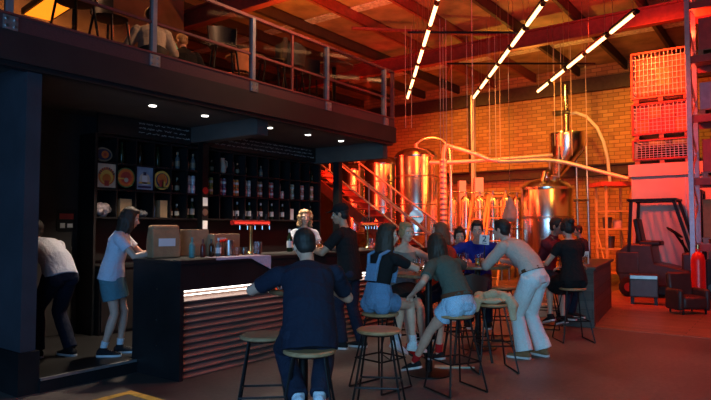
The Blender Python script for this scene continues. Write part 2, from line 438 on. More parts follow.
        if hs in ('long', 'bob'):
            for i in range(46):
                a = rad(-128 + 256 * i / 45 + rr.uniform(-3, 3)); ca, sa = math.cos(a), math.sin(a)
                p0 = hp_(.07 * sa, -.025 - .085 * ca, .045); p1 = hp_(.088 * sa, -.02 - .1 * ca, -.03)
                ln = L * rr.uniform(.82, 1.06) * (1 - .18 * abs(a) / 2.2)
                dn = (V((0, 0, -1)) * .9 - u2 * .25).normalized()
                sp = .78 if hs == 'long' else .95
                cen = HC + Mh @ V((0, -.04, 0)) * k
                p2 = p1 + dn * ln * .5 + (p1 - cen) * .02; ctr = V((cen.x, cen.y, 0))
                p3 = p1 + dn * ln; p3 = V((ctr.x + (p3.x - ctr.x) * sp - f2.x * .03, ctr.y + (p3.y - ctr.y) * sp - f2.y * .03, p3.z))
                w = rr.uniform(-.008, .008)
                h.tube([p0, p1, p2 + V((w, w, 0)), p3], [.015, .015, .014, .005], 7)
        if hs == 'pony':
            t0 = hp_(0, -.115, .03); dn = V((0, 0, -1))
            bk = Mh @ V((0, -1, 0)); bk.z = 0; bk = bk.normalized() if bk.length > .1 else -Y
            for i in range(14):
                a = 2 * PI * i / 14; of = V((math.cos(a), math.sin(a), 0)) * .016
                h.tube([t0, t0 + bk * .045 + of + V((0, 0, -.02)), t0 + bk * .06 + of * 1.5 + dn * L * .5, t0 + bk * .035 + of * .8 + dn * L * rr.uniform(.9, 1.1)], [.012, .013, .014, .004], 7)
        if hs == 'bun':
            h.ell(hp_(0, -.105, .085), (.045 * k, .042 * k, .042 * k), Mh)
        if hs == 'curly':
            for i in range(130):
                a = rr.uniform(-125, 125); ca, sa = math.cos(rad(a)), math.sin(rad(a)); z = rr.uniform(-.14, .1)
                w = 1.0 if z < .03 else math.sqrt(max(.1, 1 - ((z - .03) / .09) ** 2))
                c = hp_((.092 + rr.uniform(-.01, .02)) * sa * w, -.02 - (.105 + rr.uniform(-.01, .02)) * ca * w, z)
                h.ell(c, (rr.uniform(.016, .026),) * 3, None, 8, 6)
        put(remesh(h, .007, 1 if hs != 'short' else 2, .4, .004 if hs != 'short' else .0025, 45), 'hair', hm, o)
    # ---------------- clothes
    if top:
        m, sl = top['m'], top.get('sleeve', .55); inf = top.get('inf', .014)
        c = MB()
        rs = []
        for i, (cc, rx, ry, xv, yv) in enumerate(T):
            if i == 0: continue
            a = inf + (.012 if i in (1, 2, 3) and not top.get('tight') else 0)
            if top.get('tuck') and i == 1: continue
            if i == len(T) - 1: cc = cc - u2 * .012 * k; a = .012
            rs.append(ering(cc, rx + a, ry + a, xv, yv))
        if not top.get('tuck') and top.get('hem', 0) > 0:
            cc, rx, ry, xv, yv = T[1]; rs.insert(0, ering(cc - u0 * top['hem'], rx + inf + .015, ry + inf + .015, xv, yv))
        if top.get('tank'):
            rs = rs[:-2]
        c.rings(rs)
        if female:
            for sg in (-1, 1): c.ell(C + u2 * .035 * k + xs * (.07 * k * sg) + f2 * .078 * k, (.07 * k, .062 * k, .07 * k))
        if not top.get('tank'):
            for S in (SL, SR): c.tube([N - u2 * .008 * k, N.lerp(S, .5) - u2 * .004 * k, S], [.044 * k, .05 * k, .054 * k], 12)
        else:
            for S in (SL, SR): c.tube([N.lerp(S, .55) - u2 * .08 * k + f2 * .075 * k, N.lerp(S, .55) + u2 * .012 * k, N.lerp(S, .55) - u2 * .08 * k - f2 * .065 * k], [.028 * k, .03 * k, .028 * k], 10)
        for S, E, Wr in ((SL, EL, WL), (SR, ER, WR)):
            if sl > 0:
                c.ell(S, ((.05 * g + inf * .8) * k,) * 3)
                c.tube(*smpl(S, E, pua, inf + .004, 0, min(sl, 1)), 14)
            if sl > 1:
                c.ell(E, (.038 * k * g + inf,) * 3); c.tube(*smpl(E, Wr, pfa, inf, 0, sl - 1), 14)
                if top.get('rolled'):
                    w0 = E.lerp(Wr, sl - 1); c.tube([w0 + (E - Wr).normalized() * .05, w0], [.05 * k, .05 * k], 14)
        if top.get('collar'):
            c.rings([ering(N + u2 * .005 * k, .066 * k, .07 * k, xs, f2), ering(N + u2 * .045 * k, .057 * k, .062 * k, xs, f2)])
        sh_o = put(remesh(c, .0075, 2, .45, top.get('wr', .006), 13, len(label)), top.get('name', 'shirt'), m, o)
        if top.get('apron'):
            pass
    if bottom:
        m, ty, ln = bottom['m'], bottom['type'], bottom.get('len', 1.0); inf = bottom.get('inf', .012)
        c = MB()
        wa = 3 if bottom.get('high') else 2
        rs = [ering(T[i][0], T[i][1] + inf, T[i][2] + inf, T[i][3], T[i][4]) for i in range(0, wa + 1)]
        c.rings(rs)
        for Hh in (HL, HR): c.ell(Hh - Y * .03 * k - Z * .025, (.085 * q + inf, .08 * q + inf, .085 * q + inf))
        if ty == 'skirt':
            mid = (KL + KR) / 2; hipm = P - Z * .02
            a = hipm; e2 = hipm.lerp(mid, ln)
            dv = (e2 - a).normalized(); fy = dv.cross(X).normalized()
            c.rings([ering(a, .172 * q + inf, .125 * q + inf, X, fy), ering(a.lerp(e2, .5), .185 * q + inf, .13 * q + inf, X, fy), ering(e2, .195 * q + inf, .13 * q + inf, X, fy)])
        else:
            for Hh, K, A in ((HL, KL, AL), (HR, KR, AR)):
                fl = bottom.get('flare', .004)
                t1 = min(ln * 2, 1.0)
                c.tube(*smpl(Hh, K, [(p[0], p[1] + fl * p[0]) for p in pth], inf, 0, t1), 16)
                if ln > .5:
                    c.ell(K, (.053 * k * g + inf,) * 3)
                    c.tube(*smpl(K, A, [(0, .055 * k * g), (.35, .058 * k * g), (1, .046 * k * g + fl * 2)], inf, 0, min((ln - .5) * 2, 1.04)), 14)
        put(remesh(c, .0075, 2, .45, bottom.get('wr', .005), 12, len(label) + 3), bottom.get('name', ty), m, o)
        if bottom.get('belt'):
            bl = MB(); cc, rx, ry, xv, yv = T[2]; a = inf + .006
            bl.rings([ering(cc - u0 * .004, rx + a, ry + a, xv, yv, 32), ering(cc + u0 * .034, rx + a - .002, ry + a - .002, xv, yv, 32)])
            bo = bl.build('belt', bottom['belt'], o)
            bk = MB(); Mb = Matrix((xv, yv, u0)).transposed(); bk.box(cc + u0 * .015 + yv * (ry + a + .003), (.045, .008, .04), M=Mb); bk.build('buckle', MT['steel'], bo)
    if socks:
        for K, A in ((KL, AL), (KR, AR)):
            c = MB(); c.tube(*smpl(K, A, psh, .006, .78, 1.0), 14); c.build('sock', socks, o)
    if shoes:
        m, sole = shoes['m'], shoes.get('sole', MT['rubber'])
        for nm, (A, t, upf, sd) in zip(('shoe', 'shoe'), feet):
            c = MB(); low = shoes.get('flat')
            hh = .03 if low else .055
            c.rings([ering(A - t * .068 * k - upf * .045 * k, .02 * k, .026 * k, sd, upf, 14), ering(A - t * .055 * k - upf * .038 * k, .035 * k, .04 * k, sd, upf, 14),
                     ering(A - upf * (.045 if low else .034) * k, .041 * k, (.036 if low else .05) * k, sd, upf, 14), ering(A + t * .07 * k - upf * .046 * k, .046 * k, .037 * k, sd, upf, 14),
                     ering(A + t * .14 * k - upf * .055 * k, .047 * k, .027 * k, sd, upf, 14), ering(A + t * .185 * k - upf * .06 * k, .034 * k, .02 * k, sd, upf, 14), ering(A + t * .198 * k - upf * .062 * k, .015 * k, .014 * k, sd, upf, 14)])
            if not low: c.tube([A - upf * .03 * k, A + upf * .022 * k], [.046 * k, .044 * k], 14)
            so = put(remesh(c, .006, 2, .4), nm, m, o)
            s2 = MB()
            out = [(-.072, .012), (-.06, .034), (-.02, .042), (.05, .046), (.12, .052), (.165, .046), (.195, .026), (.205, .0)]
            pl = [A + t * y * k + sd * x * k - upf * .08 * k for y, x in out] + [A + t * y * k - sd * x * k - upf * .08 * k for y, x in reversed(out[:-1])]
            s2.prism(pl, upf * .022 * k); s2.build('sole', sole, so)
            if shoes.get('laces'):
                lc = MB()
                for j in range(4):
                    cc = A + t * (.035 + .02 * j) * k - upf * (.004 + .0055 * j) * k
                    lc.tube([cc - sd * .022 * k - upf * .006, cc + upf * .003, cc + sd * .022 * k - upf * .006], .0028, 6)
                lc.build('laces', MT['lace'], so)
    info = dict(o=o, P=P, W=W, C=C, N=N, HC=HC, Mh=Mh, k=k, u=(u0, u1, u2), f=(f0, f1, f2), xs=xs, xw=xw, WL=WL, WR=WR, EL=EL, ER=ER, SL=SL, SR=SR, KL=KL, KR=KR, AL=AL, AR=AR, T=T, hp=hp_, g=g)
    return info
def cap_on(i, m):
    c = MB(); hp = i['hp']; k = i['k']; Mh = i['Mh']
    c.ell(hp(0, -.018, .062), (.09 * k, .104 * k, .085 * k), Mh)
    me = remesh(c, .008, 2)
    cp = put(me, 'cap', m, i['o'])
    b = MB()
    rows = []
    for j in range(9):
        a = rad(-60 + 15 * j); rows.append((math.sin(a), math.cos(a)))
    pl = [hp(.072 * s, .03 + .05 * c_, .066) for s, c_ in rows] + [hp(.075 * s, .06 + .105 * c_, .05 - .012 * abs(s)) for s, c_ in reversed(rows)]
    n = V(Mh @ V((0, 0, .006)))
    b.prism(pl, n); b.build('brim', m, cp)
# ------------------------------------------------------------------ palette
MT = {}
def M_(k, *a, **kw): MT[k] = mat(k, *a, **kw); return MT[k]
M_('eye', (.75, .73, .7), .3, var=.02); M_('iris', (.06, .035, .02), .2, var=.05); M_('lips', (.42, .15, .13), .5, var=.05)
M_('steel', (.55, .55, .55), .3, 1, var=.08); M_('rubber', (.6, .6, .6), .7); M_('rubber_black', (.02, .02, .02), .7); M_('lace', (.8, .8, .8), .8)
M_('black_metal', (.012, .012, .013), .45, .6, var=.2, scale=20); M_('black_paint', (.008, .008, .009), .5, 0, var=.25, scale=6)
M_('black_panel', (.011, .011, .012), .5, 0, var=.3, scale=3, spec=.25); M_('soffit', (.075, .068, .062), .7, var=.15, scale=3)
M_('dark_wall', (.03, .028, .03), .7, var=.2, scale=3); M_('column_paint', (.034, .035, .046), .75, var=.22, scale=2.2, bump=.2)
M_('fascia', (.024, .012, .012), .6, var=.2, scale=4); M_('kick', (.12, .045, .045), .5, .3, var=.15, scale=60)
M_('post_steel', (.42, .42, .45), .38, .7, var=.12, scale=15); M_('red_steel', (.24, .045, .035), .5, .1, var=.2, scale=10)
M_('roof_board', (.3, .2, .11), .8, var=.35, scale=2.2, detail=9, bump=.2); M_('purlin', (.05, .03, .028), .6, .2, var=.2)
M_('silver_foil', (.7, .7, .74), .4, .25, var=.4, scale=12); M_('galv', (.5, .5, .5), .4, .85, var=.2, scale=14)
M_('stainless', (.74, .72, .7), .22, 1, var=.06, scale=5); M_('stainless_dark', (.35, .33, .31), .32, 1, var=.15, scale=5)
M_('cold_panel', (.5, .46, .44), .6, var=.06, scale=3); M_('white_paint', (.7, .68, .66), .55, var=.06, scale=3); M_('pink_pipe', (.62, .5, .47), .4, .3, var=.1)
M_('brass', (.75, .52, .2), .25, 1, var=.06); M_('red_gloss', (.5, .02, .015), .3, 0, var=.08); M_('chrome', (.8, .8, .8), .12, 1, var=.03)
M_('cardboard', (.34, .22, .12), .85, var=.12, scale=14); M_('brown_paper', (.36, .19, .09), .8, var=.15, scale=10, bump=.4); M_('paper', (.72, .7, .7), .8, var=.05)
M_('dark_glass_green', (.015, .03, .012), .12, var=.2); M_('dark_glass_brown', (.035, .014, .006), .12, var=.2); M_('clear_bottle', (.14, .14, .14), .1, var=.2)
M_('plastic_orange', (.75, .19, .05), .45, var=.2, scale=6); M_('tyre', (.012, .012, .012), .85, var=.2); M_('fork_body', (.035, .03, .03), .4, var=.2); M_('fork_red', (.25, .03, .02), .4)
M_('chalk', (.7, .68, .65), .9, var=.2); M_('concrete_paint', (.55, .36, .03), .6, var=.35, scale=14)
MT['wood_seat'] = wood('wood_seat', (.3, .17, .08), (.5, .31, .16), .45, (1, 14, 14), 3)
MT['wood_table'] = wood('wood_table', (.16, .08, .04), (.3, .16, .08), .35, (1, 10, 10), 3)
MT['slat'] = wood('slat', (.15, .085, .065), (.27, .16, .125), .42, (1, 9, 9), 2.5)
MT['dark_timber'] = plankmat('dark_timber', (.045, .04, .035), (.075, .065, .055), 'XZ', .13, 1.3)
MT['dark_timber_y'] = plankmat('dark_timber_y', (.045, .04, .035), (.075, .065, .055), 'YZ', .13, 1.3)
MT['boards'] = plankmat('boards', (.17, .1, .06), (.28, .16, .09), 'YX', .15, 2.4, .45)
MT['floor'] = floormat('floor_concrete')
MT['brick'] = brickmat('brick_wall', (.34, .18, .07), (.5, .28, .11), (.2, .11, .045))
MT['glass'] = glassy('drinking_glass', (.9, .92, .92)); MT['beer'] = glassy('beer', (.85, .45, .08), .05, .7, 1.34)
MT['smoke_pane'] = tinted_pane('smoke_pane', (.78, .75, .72))
MT['led'] = emis('led', (1, .93, .84), 6); MT['tube'] = emis('tube', (1, .47, .19), 5.5); MT['heater'] = emis('heater', (1, .22, .01), 3.2); MT['downlight'] = emis('downlight_glow', (1, .93, .85), 9)
MT['exit_green'] = emis('exit_green', (.05, .75, .4), .9); MT['exit_white'] = emis('exit_white', (.75, 1, .9), 1.3)
MT['red_led'] = emis('red_led', (1, .05, .03), .9); MT['screen'] = emis('screen', (.75, .75, 1), 1.4); MT['font_glow'] = emis('font_glow', (1, .25, .05), .35)

def at(px, d, z=0.0):
    """a point d metres in front of the lens in the direction of a column of the frame"""
    r = (px - 355.5) / 595 * d
    return V((.59 * r + .807 * d, -.8077 * r + .59 * d, z))
YAW = math.atan2(.59, .807) - PI / 2
def face(p, q): return math.atan2(q[1] - p[1], q[0] - p[0]) - PI / 2
def loc2(p, rz, w):
    d = V((w[0] - p[0], w[1] - p[1], 0)); c, s = math.cos(-rz), math.sin(-rz)
    return V((d.x * c - d.y * s, d.x * s + d.y * c, (w[2] if len(w) > 2 else 0) - (p[2] if len(p) > 2 else 0)))

# ------------------------------------------------------------------ the room
def S(name, mb, m, **k): return struct(mb.build(name, m, **k))
S('floor', MB().bb((-9, -9, -.2), (20.3, 15.3, 0)), MT['floor'])
S('floor_boards', MB().bb((9.1, -9, 0), (20, 3.3, .006)), MT['boards'])
S('ceiling', MB().bb((-9, -9, 6.72), (20.3, 15.3, 6.9)), MT['roof_board'])
S('wall_end', MB().bb((20, -9, 0), (20.3, 15.3, 6.72)), MT['brick'])
S('wall_bar_side', MB().bb((-9, 15, 0), (20, 15.3, 6.72)), MT['dark_wall'])
S('wall_yard_side', MB().bb((-9, -9.3, 0), (20, -9, 6.72)), MT['dark_wall'])
b = MB(); b.bb((-3.5, -9, 0), (-3.2, -3.6, 6.72)).bb((-3.5, 3.4, 0), (-3.2, 15, 6.72)).bb((-3.5, -3.6, 3.9), (-3.2, 3.4, 6.72)); S('wall_entrance', b, MT['dark_wall'])
# eaves beam and rail along the brick end wall
S('trim_eaves', MB().bb((19.8, -9, 5.86), (20, 15, 6.3)), MT['purlin'])
b = MB().bb((19.78, 2.0, 3.12), (20, 10.5, 3.16)).bb((19.78, 2.0, 3.44), (20, 10.5, 3.48)).bb((19.9, 2.0, 3.16), (19.93, 10.5, 3.44)); S('trim_wall_rail', b, MT['purlin'])
# roof steel
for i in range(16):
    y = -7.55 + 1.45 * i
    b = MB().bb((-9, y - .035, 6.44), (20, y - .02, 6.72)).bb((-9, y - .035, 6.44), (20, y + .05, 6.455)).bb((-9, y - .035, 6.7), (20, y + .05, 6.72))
    S('beam_purlin', b, MT['purlin'] if i not in (10, 11) else MT['red_steel'])  # red light on this pair is put into their steel colour
for x in (2.4, 8.6, 14.6):
    b = MB().bb((x - .1, -9, 6.02), (x + .1, 15, 6.045)).bb((x - .1, -9, 6.4), (x + .1, 15, 6.44)).bb((x - .012, -9, 6.045), (x + .012, 15, 6.4))
    S('beam_rafter', b, MT['red_steel'])
for x in (11.4, 17.15):
    S('trim_foil_seam', MB().bb((x - .16, -9, 6.70), (x + .16, 15, 6.721)), MT['silver_foil'])
# knee braces between the purlins
for (xa, ya, xb, yb) in ((14.6, 7.2, 17.4, 9.0), (14.6, 5.5, 11.6, 8.6)):
    S('beam_brace', MB().bar((xa, ya, 6.36), (xb, yb, 6.36), .1, .06), MT['red_steel'])
# yellow corner painted on the floor
S('floor_marking', MB().prism([(3.16, 4.79, 0), (.2, 4.79, 0), (.2, 4.71, 0), (3.08, 4.71, 0), (3.08, 2.2, 0), (3.16, 2.2, 0)][::-1], (0, 0, .003)), MT['concrete_paint'], smooth=False)

# ---- partition, platform and mezzanine shell
S('wall_partition', MB().bb((2.49, 5.42, .37), (2.62, 11, 2.9)), MT['column_paint'])
S('trim_plinth', MB().bb((2.46, 5.38, 0), (2.64, 11, .37)), MT['black_panel'])
b = MB().bb((2.64, 5.36, 0), (3.6, 7.35, .125)).bb((3.6, 5.52, 0), (8.44, 7.35, .125)); S('floor_platform', b, MT['black_panel'])
S('trim_step_edge', MB().bb((2.64, 5.345, .108), (3.59, 5.375, .131)), MT['galv'])
S('wall_bar', MB().bb((2.62, 7.37, 0), (8.44, 7.5, 2.9)), MT['dark_wall'])
S('ceiling_soffit', MB().bb((-3, 5.42, 2.9), (8.44, 11, 3.13)), MT['soffit'])
S('trim_fascia', MB().bb((-3, 5.33, 2.88), (8.46, 5.42, 3.14)), MT['fascia'])
S('trim_shadow_strip', MB().bb((-3, 5.36, 2.835), (8.4, 5.46, 2.88)), MT['black_paint'])  # black strip in place of the shadow under the fascia
S('beam_downstand', MB().bb((5.5, 5.62, 2.68), (5.7, 7.37, 2.9)), MT['soffit'])
S('beam_end', MB().bb((8.3, 5.5, 2.62), (8.44, 11, 2.9)), MT['soffit'])
S('column_mezzanine', MB().bb((8.32, 6.45, 0), (8.42, 6.58, 2.62)), MT['black_paint'])
b = MB().bb((-3, 11, 3.13), (8.44, 11.15, 6.72)); S('wall_mezzanine', b, MT['roof_board'])
# stickered post standing in front of the shelves
pc = thing('bar_post', 'dark square post with round stickers in front of the bottle shelves', 'post', (5.61, 6.82, .125))
MB().bb((-.055, -.05, 0), (.055, .05, 2.55)).build('shaft', MT['black_metal'], pc)
for i, (z, c) in enumerate(((1.86, 'red_gloss'), (1.7, 'paper'), (1.55, 'steel'), (1.37, 'paper'), (1.2, 'steel'), (1.03, 'paper'))):
    s = MB()
    if i in (0, 2): s.cyl((0, -.05, z), (0, -.0525, z), .05, n=20)
    else: s.box((0, -.0512, z), (.085, .0025, .12))
    s.build('sticker', MT[c], pc)

# ---- balustrade
bal = thing('mezzanine_balustrade', 'long steel and smoked glass balustrade along the mezzanine edge', 'railing', (0, 5.37, 3.14))
PX = [-2.0, -.56, .87, 2.3, 3.73, 5.16, 6.63, 8.14]
MB().bb((-3, -.03, .92), (8.4, .03, .955)).build('handrail', MT['red_steel'], bal)
MB().bb((-3, -.015, .46), (8.3, .015, .485)).build('mid_rail', MT['red_steel'], bal)
MB().bb((-3, -.035, .0), (8.4, -.02, .13)).build('kick_plate', MT['kick'], bal)
MB().bb((-3, -.045, .13), (8.4, .0, .15)).build('bottom_rail', MT['red_steel'], bal)
for x in PX:
    MB().bb((x - .025, -.035, .0), (x + .025, .03, .93)).build('post', MT['post_steel'], bal)
    g = MB().bb((x - .06, -.05, .0), (x + .06, -.036, .12)).build('post_bracket', MT['galv'], bal)
    for sx in (-.035, .035):
        for z in (.03, .09): MB().cyl((x + sx, -.05, z), (x + sx, -.062, z), .012, n=8).build('bolt', MT['steel'], g)
MB().bb((5.88, -.015, .15), (5.91, .015, .92)).build('mullion', MT['red_steel'], bal)
MB().bb((8.38, -.03, .0), (8.42, .03, .95)).build('post', MT['red_steel'], bal)
for a, c in zip(PX[:-1], PX[1:]):
    MB().bb((a + .03, -.004, .16), (c - .03, .004, .455)).build('glass_pane', MT['smoke_pane'], bal)
    MB().bb((a + .03, -.004, .49), (c - .03, .004, .915)).build('glass_pane', MT['smoke_pane'], bal)

# ---- downlights
for i, (x, y) in enumerate(((4.22, 6.06), (5.0, 6.06), (6.16, 6.04), (6.98, 6.02), (7.8, 6.0))):
    d = thing('downlight', ('round downlight set in the dark soffit nearest the blue partition', 'round downlight in the soffit just before the boxed beam', 'round downlight in the soffit just past the boxed beam', 'round downlight second past the boxed beam', 'round downlight at the far end of the soffit')[i], 'downlight', (x, y, 2.9), 0, 'soffit downlights')
    r = MB(); r.lathe([(.04, -.001), (.058, -.001), (.06, -.006), (.04, -.006)], n=24); r.build('ring', MT['galv'], d)
    MB().cyl((0, 0, -.0062), (0, 0, -.011), .042, n=24).build('lens', MT['downlight'], d)
    l = bpy.data.lights.new('downlight_beam', 'SPOT'); l.energy = 170; l.color = (1, .82, .62); l.spot_size = rad(95); l.spot_blend = .7; l.shadow_soft_size = .04
    lo = bpy.data.objects.new('downlight_beam', l); COL.objects.link(lo); lo.location = (x, y, 2.86)
# ------------------------------------------------------------------ bar counter
bar = thing('bar_counter', 'long black bar counter with horizontal slats and a glowing light strip', 'bar counter', (3.6, 4.75, 0))
BL = 4.75
MB().bb((-.01, -.075, 1.1), (BL, .7, 1.14)).build('counter_top', MT['black_panel'], bar, bevel=.006)
MB().bb((.045, -.06, .85), (BL, .05, 1.1)).build('front_panel', MT['black_panel'], bar)
MB().bb((.0, -.06, .0), (.045, .7, 1.1)).build('end_panel', MT['black_panel'], bar)
MB().bb((.045, .06, .0), (BL, .69, 1.09)).build('carcass', MT['black_paint'], bar)
MB().bb((.045, .03, .0), (BL, .06, .84)).build('back_board', MT['slat'], bar)
for i in range(12):
    z = .757 - i * .066
    MB().prism([(.05, .035, z + .024), (.05, .012, z + .022), (.05, -.028, z - .012), (.05, -.028, z - .022), (.05, .035, z - .022)][::-1], (BL - .05, 0, 0)).build('slat', MT['slat'], bar, smooth=False)
for z, h in ((.837, .010), (.797, .007)): MB().bb((.05, -.05 if h > .009 else -.02, z), (BL, -.02 if h > .009 else .0, z + h)).build('light_strip', MT['led'], bar)
for z in (.55, .85, .3):
    MB().cyl((0, .3, z), (-.006, .3, z), .008, n=10).build('screw', MT['steel'], bar)

# ---- things standing on the bar (local helper: x along, y depth)
def onbar(x, y, z=1.1415): return (3.6 + x, 4.75 + y, z)
# tap fonts
def tap_font(name, loc, label, glow, w):
    t = thing(name, label, 'beer tap', loc)
    f = MB(); f.lathe([(.05, 0), (.05, .012), (.022, .03), (.02, .33), (.028, .345)], n=20); f.build('column', MT['brass'], t)
    c = MB(); c.cyl((-w / 2, 0, .37), (w / 2, 0, .37), .028, n=16); c.build('crossbar', MT['red_gloss'], t)
    g = MB(); g.bb((-w / 2 + .02, -.033, .355), (w / 2 - .02, -.026, .38)); g.build('lit_badge_strip', glow, t)
    n = 5
    for i in range(n):
        x = -w / 2 + .06 + (w - .12) * i / (n - 1)
        h = MB(); h.cyl((x, -.03, .36), (x, -.075, .335), .009, n=10); h.cyl((x, -.07, .34), (x, -.07, .29), .007, n=10); sp = h.build('spout', MT['chrome'], t)
        h2 = MB(); h2.tube([(x, 0, .39), (x, -.01, .43), (x, -.02, .47)], [.008, .014, .011], 10); h2.build('tap_handle', MT['black_paint'], t)
    return t
tap_font('beer_font', onbar(1.37, .42), 'brass T-shaped beer font with a red crossbar on the bar', MT['red_led'], .6)
tap_font('beer_font', onbar(3.9, .5), 'brass beer font with an orange lit crossbar at the far end of the bar', MT['font_glow'], .42)
# glasses
def make_glass(name, label, cat, loc, h=.14, r=.036, fill=None, group=None):
    t = thing(name, label, cat, loc, 0, group)
    g = MB(); g.lathe([(r * .82, 0), (r * .84, .002), (r, h), (r - .003, h), (r * .8 - .001, .012), (.0, .012)], n=20); g.build('bowl', MT['glass'], t)
    if fill:
        g = MB(); g.lathe([(0, .0125), (r * .79, .0125), (r * .95 - .005, h * fill), (0, h * fill)], n=20); g.build('drink', MT['beer'], t)
    return t
def wine_bottle(name, label, loc, m, lab=None, h=.3, group=None, cat='bottle', r=.037):
    t = thing(name, label, cat, loc, 0, group)
    g = MB(); g.lathe([(r * .9, 0), (r, .006), (r, h * .58), (r * .8, h * .68), (r * .38, h * .76), (r * .36, h * .96), (r * .42, h * .965), (r * .42, h)], n=16); g.build('body', m, t)
    if lab:
        g = MB(); g.lathe([(r + .0008, h * .18), (r + .0012, h * .18), (r + .0012, h * .48), (r + .0008, h * .48)], n=16); g.build('paper_label', lab, t)
        g = MB(); g.lathe([(r * .40, h * .86), (r * .46, h * .86), (r * .46, h * 1.005), (.002, h * 1.006)], n=12); g.build('capsule', lab, t)
    return t
def box_thing(name, label, cat, loc, d, m, rz=0, bevel=.003):
    o = MB().bb((-d[0] / 2, -d[1] / 2, 0), (d[0] / 2, d[1] / 2, d[2])).build(name, m, bevel=bevel)
    return tag(o, label, cat, loc=loc, rz=rz)
# paper goods box beside the woman
t = thing('takeaway_bag', 'brown paper bag with folded top on the bar by the white T-shirt woman', 'paper bag', onbar(.25, .55), rad(-12))
MB().rings([[V((sx * .15 * k_, sy * .08 * k2, z)) for sx, sy in ((-1, -1), (1, -1), (1, 1), (-1, 1))] for z, k_, k2 in ((0, 1, 1), (.1, 1.03, 1.05), (.2, 1.02, 1), (.29, .98, .75), (.31, .95, .6))]).build('bag', MT['brown_paper'], t, bevel=.01)
MB().bb((-.155, -.06, .27), (.155, .06, .34)).build('folded_top', MT['brown_paper'], t, bevel=.03)
MB().bb((-.09, -.0865, .12), (.09, -.083, .2)).build('paper_slip', MT['paper'], t)
t = thing('cardboard_box', 'brown cardboard box with a small white sticker on the bar', 'box', onbar(1.02, .56), rad(4))
MB().bb((-.2, -.12, 0), (.2, .12, .24)).build('carton', MT['cardboard'], t, bevel=.004)
MB().bb((-.2, -.015, .2402), (.2, .015, .2412)).build('tape', MT['brown_paper'], t)
MB().bb((-.12, -.1215, .155), (-.03, -.1205, .2)).build('sticker', MT['paper'], t)
t = thing('cardboard_box', 'shorter grey cardboard box standing behind the brown one', 'box', onbar(.72, .64), rad(-3))
MB().bb((-.12, -.1, 0), (.12, .1, .29)).build('carton', MT['galv'] if False else MT['cardboard'], t, bevel=.004); MB().bb((-.12, -.012, .2902), (.12, .012, .291)).build('tape', MT['brown_paper'], t)
t = thing('ice_scoop', 'red handled scoop lying against the cardboard box', 'scoop', onbar(.92, .34), rad(10))
MB().tube([(-.14, 0, .16), (.0, 0, .17)], .018, 10).build('handle', MT['red_gloss'], t); MB().lathe([(.001, 0), (.05, 0), (.055, .17), (.05, .17), (.045, .01), (0, .01)], (.05, 0, 0), 18).build('cup', MT['steel'], t)
wine_bottle('squeeze_bottle', 'pale green squeeze bottle near the corner of the bar', onbar(.42, .3), M_('mint', (.12, .3, .27), .4), None, .21, None, 'bottle', .033)
wine_bottle('sauce_bottle', 'dark red sauce bottle beside the pale green one on the bar', onbar(.56, .3), M_('darkred', (.12, .015, .012), .3), None, .19, None, 'bottle', .028)
wine_bottle('sauce_bottle', 'brown sauce bottle next to the dark red one on the bar', onbar(.66, .28), MT['dark_glass_brown'], None, .19, None, 'bottle', .028)
wine_bottle('water_bottle', 'small clear bottle in front of the cardboard box', onbar(.74, .26), MT['clear_bottle'], MT['paper'], .2, None, 'bottle', .03)
make_glass('tumbler', 'clear tumbler on the tea towel in front of the box', 'glass', onbar(1.02, .28), .1, .035)
make_glass('tumbler', 'clear tumbler standing beside the scoop cup on the bar', 'glass', onbar(1.14, .3), .09, .035)
make_glass('pint_glass', 'tall clear glass beyond the hanging towel corner', 'glass', onbar(1.24, .16), .15, .038)
make_glass('pint_glass', 'tall clear glass close behind the first by the towel', 'glass', onbar(1.33, .3), .15, .038)
# tea towel: lies on the top and hangs over the front
tw = MB(); NX, NY = 24, 14; g = []
for j in range(NY + 1):
    for i in range(NX + 1):
        x = .42 + .78 * i / NX; s = -.22 + .44 * j / NY
        w = .006 * noise.noise(V((x * 9, s * 9, 3)))
        hang = .02 + .13 * max(0, (x - .9) / .3)
        if s < 0: q = (x, -.034 - abs(w), 1.143 - min(hang, -s))
        else: q = (x, -.033 + s, 1.144 + abs(w))
        g.append(V(q))
tw.v = g + [p + V((0, -.002, .002)) for p in g]; o_ = len(g)
for j in range(NY):
    for i in range(NX):
        a = j * (NX + 1) + i; f = (a, a + 1, a + NX + 2, a + NX + 1); tw.f.append(list(f)[::-1]); tw.f.append([q + o_ for q in f]); tw.m += [0, 0]
MT['towel'] = fabric('towel', (.45, .42, .55))
tag(tw.build('tea_towel', MT['towel']), 'pale lilac tea towel draped over the bar edge with one corner hanging', 'towel', loc=(3.6, 4.71, .0015))
# right part of the bar: jugs and a glass near the curly-haired barmaid
def spirit(label, loc, m, h=.3): return wine_bottle('wine_bottle', label, loc, m, MT['paper'], h)
spirit('slim wine bottle on the bar nearest the barmaid with curls', onbar(2.35, .55), MT['dark_glass_brown'], .29)
spirit('second slim wine bottle on the bar beside the barmaid', onbar(2.2, .56), MT['dark_glass_green'], .29)
make_glass('pint_glass', 'small amber drink on the bar in front of the barmaid', 'glass', onbar(2.62, .4), .13, .04, .7)
make_glass('pint_glass', 'amber beer on the bar between barmaid and man in cap', 'glass', onbar(2.75, .28), .15, .04, .85)
for k_, dx in enumerate((.0, .11, .24, .33)):
    make_glass('pint_glass', 'clean pint glass lined up near the far beer font', 'glass', onbar(3.72 + dx, .34 + .02 * (k_ % 2)), .15, .04, None, 'glasses by the far font')

